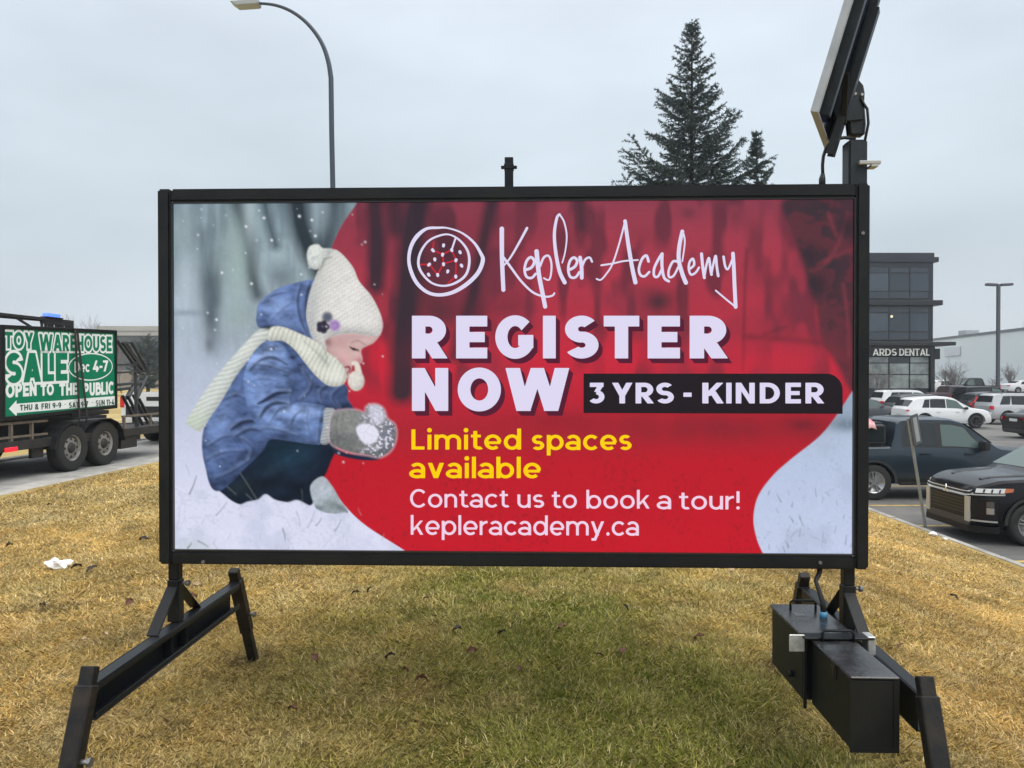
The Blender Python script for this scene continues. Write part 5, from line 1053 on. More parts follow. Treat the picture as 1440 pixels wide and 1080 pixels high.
def park(maker, name, label, cat, pm_, xr, yn, nose=1, group='cars parked beyond the sign', **kw):
    r, c = maker(name, label, cat, pm_, group=group, **kw); place(r, nose, xr, yn, c.L, c.hw*2, float(lot_z(yn))); return r, c
park(suv, 'crossover_car', 'white crossover side on with dark cladding, parked just behind the slate pickup', 'car', P_WHITE, 20.7, 40.2, tailstyle='wide')
park(suv, 'boxy_suv', 'silver white boxy SUV with square side windows and a roof rack', 'car', P_SILV, 27.0, 43.2, boxy=True, tailstyle='box', rails=True, H=1.76, L=4.45)
park(sedan, 'saloon_car', 'black saloon cut by the right edge of the photo, red tail lamp showing', 'car', P_BLACK, 22.15, 33.0)
park(suv, 'tall_tail_suv', 'dark hatchback SUV with tall red tail lamps left of the silver SUV', 'car', P_DKG, 29.0, 48.5, tailstyle='tall', L=4.6)
park(suv, 'tall_tail_suv', 'grey SUV with a red tail lamp squeezed behind the rear of the white crossover', 'car', P_GREY, 22.6, 45.2, tailstyle='tall', L=4.6, H=1.70)
park(suv, 'roof_rail_suv', 'white SUV with black roof rails behind the grey SUV', 'car', P_WHITE, 23.6, 49.0, boxy=True, rails=True, tailstyle='box', H=1.78)
park(sedan, 'saloon_car', 'dark saloon with red tail lamp peeping out beside the sign frame', 'car', P_GREY, 18.4, 44.6, L=4.7)
park(suv, 'large_suv', 'black SUV with a silver roof behind the tall tailed SUV', 'car', P_BLACK, 32.7, 55.5, boxy=True, tailstyle='box', L=4.9, H=1.80)
park(pickup, 'pickup_truck', 'maroon black pickup tailgate towards the office building', 'pickup truck', P_DKRED, 32.5, 60.0, H=1.72)
park(pickup, 'pickup_truck', 'large black pickup standing higher at the back of the car park', 'pickup truck', P_BLACK, 44.7, 79.0, -1, H=1.95, L=5.6, Wd=2.0)
park(suv, 'parked_car', 'white car at the back of the car park below the bare tree', 'car', P_WHITE, 45.0, 82.0, L=4.5)
park(sedan, 'parked_car', 'white saloon at the far back near the lamp post', 'car', P_WHITE, 57.0, 88.0)
park(suv, 'parked_car', 'dark car at the far back behind the silver SUV roof', 'car', P_DKG, 50.5, 74.0, L=4.6, H=1.7)

# ------------------------------------------------------------------ trailer with its load (local: X along the road, Y away from us)
TA = R(85); TX, TY, TZ = -6.965, 12.7, DRZ+.021
mtrl = mat('grimy black trailer steel', (.022, .021, .021), .6, var=.4, vscale=7, bump=.1); mrust = mat('rusty angle iron', (.10, .085, .07), .7, c2=(.17, .14, .11), vscale=9)
TM = Matrix.Translation((TX, TY, TZ)) @ Matrix.Rotation(TA, 4, 'Z'); TI = TM.inverted()
def tmap(px, py, yl):
    o = TI @ Vector((0, 0, CZ)); d = TI.to_3x3() @ ray(px, py); k_ = (yl-o.y)/d.y; p = o+d*k_; return p.x, p.z
tr_ = thing('utility_trailer', 'black tandem axle utility trailer loaded with signs on the driveway', 'trailer', (TX, TY, TZ), TA)
MB().b2((-2.7, .06, .44), (2.7, .12, .58)).b2((-2.7, 2.22, .44), (2.7, 2.28, .58)).b2((-2.7, .12, .44), (-2.62, 2.22, .58)).b2((2.62, .12, .44), (2.7, 2.22, .58)).b2((-2.62, .12, .50), (2.62, 2.22, .56)).build('chassis', mtrl, tr_, .006)
for y in (.08, 2.26):
    for xa, xb, zl, zh, ps_ in ((-2.7, -.95, .64, .84, (-2.68, -2.2, -1.70, -1.28)), (1.0, 2.7, 0, .80, (1.05, 1.9, 2.66))):
        m = MB(); m.bar((xa, y, zh), (xb, y, zh), .04, .035)
        if zl: m.bar((xa, y, zl), (xb, y, zl), .034, .03)
        for x in ps_: m.bar((x, y, .58), (x, y, zh), .045, .035, (1, 0, 0))
        m.build('side_rail', mrust, tr_)
for sd in (0, 1):
    m = MB(); y0, y1 = (-.03, .26) if sd == 0 else (2.08, 2.37)
    out = [(-.92, .40), (-.86, .58), (-.72, .72), (-.5, .80), (.5, .80), (.72, .72), (.86, .58), (.92, .40)]; inn = [(x*.978, z-.012) for x, z in out]
    m.prism(out+inn[::-1], 'y', y0, y1); m.build('fender', mat('black fender', (.013, .014, .016), .5, var=.3, vscale=6, spec=.25), tr_)
for xw in (-.425, .425):
    for sd, yc in ((-1, .115), (1, 2.225)):
        rr = .375; cc_ = (xw, yc, rr); m = MB(); m.lathe([(rr*.55, -.09), (rr*.9, -.11), (rr*.975, -.095), (rr, -.06), (rr, .06), (rr*.975, .095), (rr*.9, .11), (rr*.57, .095), (rr*.55, .07)], cc_, n=36); w = m.build('wheel', mtyre, tr_)
        m = MB(); o_ = -.085 if sd < 0 else .085; m.lathe([(rr*.575, o_), (rr*.54, o_), (rr*.50, o_-.6*o_), (rr*.44, o_-.35*o_), (rr*.20, o_-.3*o_)], cc_, n=30); m.build('rim', mat('grey steel rim', (.33, .32, .31), .5, metal=.3, c2=(.20, .19, .18), vscale=12), w)
        m = MB(); m.lathe([(rr*.24, o_-.35*o_), (rr*.2, o_*1.0), (rr*.12, o_*1.12), (.001, o_*1.14)], cc_, n=18); m.build('hub', mtrl, w)
        for k6 in range(8 if sd < 0 else 0):
            m = MB(); a = k6*math.pi/4; m.cyl((xw+math.cos(a)*rr*.385, yc+o_*.69, rr+math.sin(a)*rr*.385), (xw+math.cos(a)*rr*.385, yc+o_*.75, rr+math.sin(a)*rr*.385), rr*.055, n=10); m.build('rim_slot', mtrim, w)
MB().b2((-1.85, .045, .435), (-1.60, .062, .50)).build('marker_lamp', mat('lit red marker', (.4, .01, .02), .3, emit=(.9, .015, .03), estr=1.2), tr_, .006)
MB().b2((-2.9, .0, .30), (-2.7, 2.34, .62)).build('rear_step', mtrl, tr_, .01)
MB().b2((-1.2, .13, .28), (-.95, .2, .44)).build('suspension', mtrl, tr_, .01); MB().b2((1.0, .1, .22), (1.5, .3, .44)).build('toolbox', mtrl, tr_, .01)
MB().bar((2.66, .5, .5), (4.0, 1.17, .5), .1, .08).bar((2.66, 1.84, .5), (4.0, 1.17, .5), .1, .08).b2((3.2, 1.1, .2), (3.28, 1.24, .75)).build('tongue', mtrl, tr_, .005)
for xx in ((105.5, 463, 112, 588), (108.5, 463, 122.5, 586)):
    a = tmap(xx[0], xx[1], -.03); b = tmap(xx[2], xx[3], -.03); m = MB().bar((a[0], -.03, a[1]), (b[0], -.03, b[1]), .045, .008, (0, 1, 0)); a2 = (a[0], .62, a[1]+.02)
    m.bar((a[0], -.03, a[1]+.01), a2, .04, .006); m.bar((b[0], -.03, b[1]), (b[0]+.02, .05, .6), .04, .008, (0, 1, 0)); m.build('tie_strap', mat('dirty black webbing', (.02, .02, .022), .8), tr_)
# the green board
XL, zz = tmap(4, 592, 0); XR, _ = tmap(165.5, 574, 0)
ZBL, ZTL, ZBR, ZTR = tmap(4, 592, 0)[1], tmap(4, 456.5, 0)[1], tmap(165.5, 574, 0)[1], tmap(165.5, 464.5, 0)[1]
brd = thing('sale_sign_board', 'green toy warehouse sale board in a black frame strapped to the trailer side', 'sign', (TX, TY, TZ), TA)
def uv(u, v, y): x = XL+(XR-XL)*u; zb_, zt_ = ZBL+(ZBR-ZBL)*u, ZTL+(ZTR-ZTL)*u; return (x, y, zb_+(zt_-zb_)*v)
def inv_uv(px, py):
    x, z = tmap(px, py, -.0); u = (x-XL)/(XR-XL); zb_, zt_ = ZBL+(ZBR-ZBL)*u, ZTL+(ZTR-ZTL)*u; return u*2.7, (z-zb_)/(zt_-zb_)*1.37
ub = lambda a, b, y: uv(a/2.7, b/1.37, y)
def ubox(m, u0, u1, v0, v1, y0, y1):
    vs_ = [m.bm.verts.new(ub(u, v, y)) for y in (y0, y1) for u, v in ((u0, v0), (u1, v0), (u1, v1), (u0, v1))]
    for f in ((3, 2, 1, 0), (4, 5, 6, 7), (0, 1, 5, 4), (1, 2, 6, 5), (2, 3, 7, 6), (3, 0, 4, 7)): m.bm.faces.new([vs_[i] for i in f])
m = MB(); fw = .055
ubox(m, 0, fw, 0, 1.37, 0, .12); ubox(m, 2.7-fw, 2.7, 0, 1.37, 0, .12); ubox(m, fw, 2.7-fw, 0, fw, 0.001, .119); ubox(m, fw, 2.7-fw, 1.37-fw, 1.37, .001, .119); m.build('frame', mframe, brd, .004)
mgreen = mat('green vinyl', (.0, .20, .105), .45, var=.08, vscale=2, spec=.2); mwv = mat('white vinyl', (.82, .88, .90), .45, spec=.2)
m = MB(); ubox(m, fw-.005, 2.7-fw+.005, fw-.005, 1.37-fw+.005, .02, .10); fp = m.build('face_panel', mgreen, brd)
def g7(X, Y): return inv_uv(X/4.154+2, 420+Y/4.154)
def gtext(name, t, tl, br, w, m, grow=0., yl=.018, h=.008, sp=.10, arch=0):
    u0, vt = g7(*tl); u1, vb = g7(*br); v, f = sdf_mesh(layout(t, u0, u1, vt, vb, w, sp), (u0-.06, vb-.08, u1+.06, vt+.08), h, lambda x, y: ub(x, y, yl), grow); return raw(name, v, f, m, fp)
for t, tl, br, w, gw in (('TOY', (24, 192), (192, 292), .27, .027), ('WAREHOUSE', (228, 206), (650, 308), .27, .027), ('SALE', (34, 316), (392, 478), .30, .038)):
    gtext('outline_lettering', t, tl, br, w, mwv, gw, .0185); gtext('green_lettering', t, tl, br, w, mgreen, -.001, .0170)
gtext('white_lettering', 'OPEN', (32, 496), (212, 566), .27, mwv, .002); gtext('white_lettering', 'TO', (236, 500), (312, 562), .27, mwv, .002); gtext('white_lettering', 'THE', (345, 497), (452, 560), .27, mwv, .002); gtext('white_lettering', 'PUBLIC', (486, 494), (662, 556), .27, mwv, .002)
ou, ov = g7(532, 398); ru = (g7(660, 398)[0]-g7(402, 398)[0])/2; rv = (g7(532, 318)[1]-g7(532, 480)[1])/2
v, f = sdf_mesh([([('a', 0, 0, ru-.012, rv-.012, 0, 360, .026)], 1, 1, ou, ov, ou-ru-.05, ou+ru+.05)], (ou-ru-.03, ov-rv-.03, ou+ru+.03, ov+rv+.03), .008, lambda x, y: ub(x, y, .0180)); raw('date_oval', v, f, mwv, fp)
v, f = sdf_mesh([([('a', 0, 0, ru/2, rv/2, 0, 360, 3)], 1, 1, ou, ov, ou-ru, ou+ru)], (ou-ru, ov-rv, ou+ru, ov+rv), .03, lambda x, y: ub(x, y, .0180)) if False else ([], [])
n_ = 36; raw('oval_ground', [ub(ou+(ru-.02)*math.cos(2*math.pi*i/n_), ov+(rv-.02)*math.sin(2*math.pi*i/n_), .0178) for i in range(n_)], [tuple(range(n_))], mgreen, fp)
gtext('date_lettering', 'Dec', (432, 368), (520, 428), .2, mwv, .002, .0165); gtext('date_lettering', '4-7', (540, 362), (628, 424), .22, mwv, .003, .0165)
aL = [(50, 643), (95, 593), (95, 614), (678, 568), (679, 619), (97, 668), (97, 690)]; raw('hours_arrow', [ub(*g7(*p), .018) for p in aL], [tuple(range(7))], mwv, fp)
for t, tl, br in (('THU & FRI 9-9', (113, 621), (355, 640)), ('•', (372, 610), (384, 622)), ('SAT 9-7', (400, 606), (512, 628)), ('•', (532, 600), (544, 610)), ('SUN 11-4', (556, 594), (664, 615))):
    ytop = tl[1]; slope = -.065
    u0, vt = g7(tl[0], tl[1]); u1, _ = g7(br[0], br[1]); _, vb = g7(tl[0], tl[1]+(34 if t != '•' else 14))
    _, v2 = g7(br[0], tl[1]+slope*(br[0]-tl[0])); sl = (v2-vt)/(u1-u0)
    v, f = sdf_mesh(layout(t, u0, u1, vt, vb, .24 if t != '•' else .9, .14, sl), (u0-.02, min(vb, vb+sl*(u1-u0))-.03, u1+.03, max(vt, v2)+.03), .007, lambda x, y: ub(x, y, .0155)); raw('hours_lettering', v, f, mat('dark green vinyl', (.01, .07, .05), .5), fp)
# second sign frame behind, with a slatted end and a warning lamp
fr = thing('stacked_sign_frame', 'dark sign frame stacked behind the green board, slats at one end', 'sign frame', (TX, TY, TZ), TA)
def tl_(px, py, y): x, z = tmap(px, py, y); return (x, y, z)
YA = .42; x0, z0 = tmap(-30, 448, YA); x1, z1_ = tmap(104, 446, YA); zt = tmap(60, 446, YA)[1]
MB().b2((x0, YA, zt-.05), (x1, YA+.06, zt)).b2((x0, YA, .82), (x0+.06, YA+.06, zt-.05)).b2((x1-.06, YA, .82), (x1, YA+.06, zt-.05)).b2((x0+.06, YA, .80), (x1-.06, YA+.06, .86)).bar((x0+.3, YA+.03, zt-.06), (x0+1.7, YA+.03, zt-.04), .03, .04).build('frame_rail', mtrl, fr, .004)
m = MB(); xs0, xs1 = tmap(60, 450, YA)[0], x1-.06
for i in range(9):
    x = xs0+(xs1-xs0)*i/8.5; m.b2((x, YA+.01, zt-.30), (x+.028+.012*(i % 3), YA+.04, zt-.05))
m.b2((xs0-.05, YA+.01, zt-.34), (xs1, YA+.045, zt-.30)); m.b2((xs0, YA+.005, zt-.10), (xs1, YA+.05, zt-.05)); m.build('slats', mtrl, fr)
MB().bar((x0+.75, YA+.02, zt-.05), (xs0-.02, YA+.02, zt-.25), .03, .03).build('diagonal_brace', mtrl, fr)
xa, xb = tmap(66, 442, YA)[0], tmap(86, 442, YA)[0]
wl = thing('warning_light_bar', 'lit blue warning light bar on top of the trailer load', 'warning light', (TX, TY, TZ), TA)
MB().b2((xa-.02, YA-.02, zt+.001), (xb+.03, YA+.10, zt+.022)).build('base', mtrim, wl, .004)
for i in range(2): MB().b2((xa+(xb-xa)*(.02+.5*i), YA-.015, zt+.023), (xa+(xb-xa)*(.42+.5*i), YA+.09, zt+.075)).build('lamp', mat('lit blue lens', (.1, .2, .8), .2, emit=(.10, .22, 1.0), estr=1.25), wl, .008, 2)
fr2 = MB().b2((x0+.07, YA+.065, .60), (x1-.07, YA+.075, zt-.36)); fr2.build('panel', mtrl, fr)
st2 = thing('flat_panel_stack', 'stack of dark flat sign panels lying on the trailer deck', 'sign panels', (TX, TY, TZ), TA)
for i in range(5): MB().b2((-2.35+.06*(i % 2), .62+.02*i, .565+.085*i), (1.55-.05*(i % 3), 1.95-.03*i, .64+.085*i)).build('panel', mtrl, st2, .006)
# folded stands at the front of the trailer
def stand(label, bars, y, t=.055):
    o = thing('folded_sign_stand', label, 'sign stand', (TX, TY, TZ), TA, 'folded stands on the trailer')
    for nm, a, b in bars:
        a3, b3 = tl_(*a, y), tl_(*b, y); MB().bar(a3, b3, t*.6, t, (0, 1, 0)).build(nm, mat('dark steel tube', (.035, .038, .042), .5, var=.3, vscale=12), o, .003)
stand('folded steel stand leaning just past the end of the green board', [('base_beam', (164, 478), (196, 524)), ('base_beam', (172, 481), (201, 521)), ('post', (190, 508), (192, 600)), ('cross_bar', (166, 513), (190, 513)), ('cross_bar', (166, 524), (200, 522))], .35)
stand('folded steel stand with the steep bars nearest the big sign', [('base_beam', (184, 480), (207, 520)), ('base_beam', (177, 482), (203, 523)), ('cross_bar', (177, 482), (186, 481)), ('leg', (208, 528), (193, 560)), ('leg', (196, 531), (180, 560))], .8)
stand('row of low folded legs leaning over the trailer front', [('leg', (172, 556), (196, 603)), ('leg', (179, 556), (204, 603)), ('leg', (187, 555), (212, 602)), ('leg', (195, 560), (217, 600)), ('cross_bar', (176, 603), (224, 597))], .55)
stand('dark steel panel stand lying behind the leaning legs', [('beam', (166, 541), (205, 537)), ('beam', (166, 548), (188, 545)), ('leg', (189, 541), (178, 561)), ('leg', (200, 541), (191, 561))], 1.3, .09)
# tow vehicle
r, c = pickup('pickup_truck', 'white pickup towing the loaded trailer, tailgate half hidden by the stands', 'pickup truck', P_WHITE, H=1.85)
p = TM @ Vector((4.15+c.L/2, 1.17, 0)); r.location = (p.x, p.y, TZ); r.rotation_euler = (0, 0, TA)
MB().b2((-c.L/2-.022, -.30, .98), (-c.L/2-.016, .30, 1.07)).build('tailgate_inset', mtrim, r, .002); MB().b2((-c.L/2-.024, -.78, .62), (-c.L/2-.014, .78, .86)).build('tailgate_band', mtrim, r, .004)
# ------------------------------------------------------------------ buildings
def off_z(px_y, Y): return at(720, px_y, Y).z
OY = 65.0; OXR = at(1312, 450, OY).x; OXL = 12.0; OG = float(lot_z(OY))
mcl = mat('charcoal metal cladding', (.014, .020, .031), .45, var=.15, vscale=.6); mmul = mat('black mullion', (.012, .014, .018), .4)
mgl = mat('office glass', (.022, .036, .055), .08, c2=(.05, .075, .10), vscale=.25, spec=.6); mgs = mat('spandrel glass', (.028, .040, .055), .14, spec=.6); mgf = mat('shopfront glass', (.12, .13, .125), .10, c2=(.44, .50, .48), vscale=.45, spec=.6)  # shopfront glass: pale sky and wall reflections painted in as noise colour
off = thing('office_building', 'dark three storey glass office building with a dental sign over the ground floor', 'building')
Z = lambda py: off_z(py, OY)
MB().b2((OXL, OY, OG-.3), (OXR, OY+18, Z(369))).build('walls', mcl, off)
MB().b2((OXL-.05, OY-.12, Z(369)+.002), (OXR+.05, OY+18.1, Z(355.5))).build('roof_parapet', mcl, off, .04)
for nm, a, b, ex, oy in (('canopy', 360.5, 367.5, .65, .1), ('canopy', 422.5, 429.5, .65, .35), ('canopy', 481.5, 486.5, 1.28, 1.2)):
    MB().b2((OXL, OY-oy, Z(b)), (OXR+ex, OY+3.2, Z(a))).build(nm, mmul if nm else mcl, off, .02) if oy > .2 else MB().b2((OXR+.06, OY+.3, Z(b)), (OXR+ex, OY+3.2, Z(a))).build(nm, mmul, off, .02)
bay = at(1279, 450, OY).x-at(1250, 450, OY).x; xr = OXR-.32; b0 = at(1279, 450, OY).x
def window(x0, x1, rows, name='window'):
    m = MB(); zt_, zb_ = Z(rows[0][0]), Z(rows[-1][1]); t = .055
    m.b2((x0, OY-.07, zb_), (x0+t, OY-.002, zt_)); m.b2((x1-t, OY-.07, zb_), (x1, OY-.002, zt_))
    for i, (a, b_, _) in enumerate(rows): m.b2((x0+t, OY-.068, Z(b_)), (x1-t, OY-.002, Z(b_)+.07))
    m.b2((x0+t, OY-.068, zt_-.07), (x1-t, OY-.002, zt_)); w = m.build(name, mmul, off)
    for a, b_, mm_ in rows: MB().b2((x0+t, OY-.035, Z(b_)+.07), (x1-t, OY-.004, Z(a) if a != rows[0][0] else Z(a)-.07)).build('pane', mm_, w)
xs_ = [xr]+[b0-bay*i for i in range(12) if b0-bay*i > OXL+bay]
for i in range(len(xs_)-1):
    x1, x0 = xs_[i], xs_[i+1]
    mgl = [MATS['office glass'], mat('office glass with blinds', (.032, .050, .072), .1, c2=(.055, .075, .095), vscale=.5, spec=.6), mat('dim office glass', (.022, .034, .048), .1, spec=.6)][(i*7) % 5 % 3]; window(x0, x1, [(375, 384, mgs), (384, 410, mgl), (410, 420.5, mgs)]); window(x0, x1, [(431, 440, mgs), (440, 467, mgl), (467, 478.5, mgs)]); window(x0, x1, [(501, 511, mgs if i % 2 else mgf), (511, 527, mgf), (527, 547, mgf)], 'shop_window')
MB().b2((OXR-.30, OY-.30, OG), (OXR+.02, OY-.002, Z(487))).build('corner_pier', mmul, off)
mlet = mat('pale sign letters', (.78, .78, .74), .5, emit=(.5, .5, .46), estr=.5)
xa, xb, xd = at(1224.5, 495, OY).x, at(1257.5, 495, OY).x, at(1303.5, 495, OY).x; xc = at(1261.5, 495, OY).x
for t, a, b_ in (('ARDS', xa, xb), ('DENTAL', xc, xd)):
    v, f = sdf_mesh(layout(t, a, b_, Z(490.6), Z(500.2), .17, .16, 0, True), (a-.2, Z(502), b_+.2, Z(489)), .03, lambda x, y: (x, OY-.40, y)); o = raw('sign_lettering', v, f, mlet, off); md = o.modifiers.new('s', 'SOLIDIFY'); md.thickness = .06; md.offset = 0
MB().b2((OXL, OY-.36, Z(500.6)), (OXR-.31, OY-.004, Z(488))).build('sign_band', mmul, off)
MB().b2((OXR+.35, OY+.3, Z(505)), (OXR+.8, OY+.8, Z(490))).build('wall_lamp', mmul, off, .03)
MB().b2((at(1252, 445, OY).x, OY-.06, Z(446.5)), (at(1255, 445, OY).x, OY-.04, Z(443.5))).build('ceiling_lamp', mat('lit office lamp', (.8, .7, .5), .4, emit=(.75, .68, .42), estr=1), off)
# warehouse
A = at(1308, 476.5, 134); B = at(1440, 460.5, 103); dv = (B-A); dv.z = 0; dv.normalize(); Cc = B+dv*45; nv = Vector((-dv.y, dv.x, 0)); nv = nv if nv.x > 0 else -nv
wh = thing('warehouse', 'long pale grey green metal warehouse beyond the car park', 'building')
mwh = bpy.data.materials.new('pale ribbed cladding'); mwh.use_nodes = True; n = mwh.node_tree; bsd = n.nodes['Principled BSDF']; bsd.inputs['Roughness'].default_value = .6
tx = n.nodes.new('ShaderNodeTexCoord'); nz = n.nodes.new('ShaderNodeTexNoise'); nz.inputs['Scale'].default_value = .08; nz.inputs['Detail'].default_value = 5; n.links.new(tx.outputs['Object'], nz.inputs[0]); rp_ = n.nodes.new('ShaderNodeValToRGB'); rp_.color_ramp.elements[0].color = (.66, .74, .75, 1); rp_.color_ramp.elements[1].color = (.76, .81, .82, 1); n.links.new(nz.outputs[0], rp_.inputs[0]); n.links.new(rp_.outputs[0], bsd.inputs['Base Color'])
wv = nt_ = n.nodes.new('ShaderNodeTexWave'); wv.inputs['Scale'].default_value = 2.2; n.links.new(tx.outputs['Object'], wv.inputs[0]); bu = n.nodes.new('ShaderNodeBump'); bu.inputs['Strength'].default_value = .3; n.links.new(wv.outputs[0], bu.inputs['Height']); n.links.new(bu.outputs[0], bsd.inputs['Normal'])
def quadbox(p, q, dep, z0, z1, name, m, parent, out=0.):
    o = -nv*out; P = [p+o, q+o, q+nv*dep, p+nv*dep]
    return MB().prism([(a.x, a.y) for a in P], 'z', z0, z1).build(name, m, parent)
zt_ = (A.z+B.z)/2; quadbox(A-dv*6, Cc, 60, -1.5, zt_-.35, 'walls', mwh, wh); quadbox(A-dv*6, Cc, 60, zt_-.348, zt_, 'roof_edge', mat('grey flashing', (.12, .14, .16), .5), wh, .15)
for px, d_ in ((1335, 128), (1425, 106)):
    p = at(px, 465, d_)+nv*3; MB().box((p.x, p.y, zt_+.55), (2.2, 2.2, 1.1)).build('roof_vent', mat('pale vent', (.38, .40, .42), .6), wh, .05)
p0, p1 = A+dv*6.4, A+dv*12.2
MB().prism([((p0-nv*.05).x, (p0-nv*.05).y), ((p1-nv*.05).x, (p1-nv*.05).y), ((p1-nv*.2).x, (p1-nv*.2).y), ((p0-nv*.2).x, (p0-nv*.2).y)], 'z', at(1340, 501, 128).z, at(1340, 489, 128).z).build('wall_banner', mat('white banner', (.62, .66, .68), .6), wh)
# long industrial building on the left
IY = 96.0; ind = thing('industrial_building', 'long low grey industrial building with a pale upper band behind the trailer', 'building'); zI = lambda py: off_z(py, IY)
ix0, ix1 = at(138, 460, IY).x, at(640, 460, IY).x
MB().b2((ix0, IY, -1), (ix1, IY+30, zI(472))).build('walls', mat('dark grey panel wall', (.085, .10, .115), .6, var=.25, vscale=.25), ind)
MB().b2((ix0-.05, IY-.1, zI(472)+.01), (ix1+.05, IY+30.1, zI(458.5))).build('upper_cladding', mat('pale grey cladding', (.36, .37, .37), .6, var=.08, vscale=.3), ind)
MB().b2((ix0-.08, IY-.14, zI(466.5)), (ix1+.08, IY-.1, zI(465))).build('trim_strip', mat('mid grey strip', (.22, .235, .24), .6), ind)
for i in range(26):
    x = ix0+1.2+i*1.72
    if x+1.4 < ix1: w = MB().b2((x, IY-.06, zI(497)), (x+1.35, IY-.002, zI(480))).build('window', mmul, ind); MB().b2((x+.07, IY-.075, zI(496)), (x+1.28, IY-.061, zI(481))).build('pane', mgl, w)
MB().b2((ix0, IY-.3, -1), (ix1, IY-.004, zI(521))).build('base_wall', mat('tan base wall', (.26, .23, .20), .8, var=.2, vscale=.5), ind)

# ------------------------------------------------------------------ lamp posts and the parking sign
lamp = thing('street_lamp', 'tall dark curved arm street lamp with a flat pale head', 'street lamp')
mpole = mat('blue grey pole paint', (.040, .056, .085), .5); DL = 17.0
P0 = at(467, 300, DL); bz_ = float(hill(P0.x, DL)); arc = [(468, 262), (466.5, 190), (465.5, 110), (462, 88), (455, 66), (444, 47), (428, 29), (408, 15), (386, 7), (362, 4.5)]
pts = [Vector((at(470, 262, DL).x, DL, bz_-.1)), Vector((at(470, 400, DL).x, DL, 3))]+[at(x, y, DL) for x, y in arc]
pts = pts[:4]+[Vector(p_) for p_ in spline([tuple(p) for p in pts[4:]], 5, False)] if False else pts
sp_ = [pts[0], pts[1], pts[2], pts[3]]
vv = np.array([tuple(p) for p in pts[4:]])
def spl3(p, n=5):
    out = []
    for i in range(len(p)-1):
        a, b, c_, d = p[max(i-1, 0)], p[i], p[i+1], p[min(i+2, len(p)-1)]
        for k_ in range(n):
            t = k_/n; out.append(.5*(2*b+(c_-a)*t+(2*a-5*b+4*c_-d)*t*t+(3*b-a-3*c_+d)*t**3))
    return out+[p[-1]]
path = sp_+[Vector(p) for p in spl3(vv)]; n_ = len(path)
MB().tube(path, [.058-.030*i/n_ for i in range(n_)], 12).build('pole', mpole, lamp)
MB().cyl((pts[0].x, DL, bz_), (pts[0].x, DL, bz_+.35), .14, .12, 16).build('base', mpole, lamp)
e0, e1 = at(362, 4.5, DL), at(327, 6, DL)
MB().prism([(e0.x+.05, e0.z-.05), (e0.x+.05, e0.z+.05), (e1.x-.02, e1.z+.02), (e1.x+.12, e1.z-.075), (e0.x, e0.z-.07)], 'y', DL-.13, DL+.13).build('lamp_head', mat('pale lamp housing', (.33, .36, .37), .5), lamp, .012)
lp = thing('parking_lot_lamp', 'dark square twin headed lamp post in the car park', 'street lamp'); DP = 70.0; q_ = at(1404, 400, DP); gz = float(lot_z(DP))
MB().b2((q_.x-.13, DP-.13, gz), (q_.x+.13, DP+.13, q_.z)).build('pole', mat('grey bronze pole', (.07, .08, .095), .5), lp, .02); MB().cyl((q_.x, DP, gz), (q_.x, DP, gz+.8), .35, n=18).build('concrete_base', mconc, lp)
for a, b_ in ((1387, 1401), (1407, 1423)):
    xa, xb = at(a, 400, DP).x, at(b_, 400, DP).x; MB().box(((xa+xb)/2, DP, q_.z-.02), (xb-xa, .5, .22), Euler((0, R(-3 if a > 1400 else 3), 0))).build('lamp_head', MATS['grey bronze pole'], lp, .02)
MB().b2((at(1398, 400, DP).x, DP-.05, q_.z-.06), (at(1410, 400, DP).x, DP+.05, q_.z+.04)).build('cross_arm', MATS['grey bronze pole'], lp)
ps = thing('parking_sign', 'small sign turned edge on atop a leaning grey post at the kerb', 'sign'); DS = 13.2
tp, bt = at(1277, 588, DS), at(1303.5, 755, DS); bt.z = min(bt.z, LOT+.12)
mps = mat('galvanised grey post', (.21, .23, .24), .5, metal=.3, var=.2, vscale=14)
MB().bar(bt, tp, .06, .03, (1, 0, 0)).build('post', mps, ps, .004)
sa = R(62); dvx, dvy = math.cos(sa), -math.sin(sa); ctr = (at(1288, 604, DS)); M = Matrix.Rotation(-sa, 4, 'Z')
sl_ = (bt-tp).normalized(); up = -sl_; ax = Vector((.78, .62, 0)); ax = (ax-up*ax.dot(up)).normalized(); nn = ax.cross(up)
M3 = Matrix((ax, nn, up)).transposed(); bp_ = MB().box(ctr, (.30, .012, .52), M3).build('sign_plate', mat('dark sign back', (.05, .055, .06), .5), ps, .004)
MB().box(ctr+nn*.009, (.15, .004, .42), M3).build('sign_face', mat('pale sign face', (.26, .26, .25), .5), bp_); MB().box(ctr-nn*.009, (.25, .004, .45), M3).build('sign_face', MATS['pale sign face'], bp_)

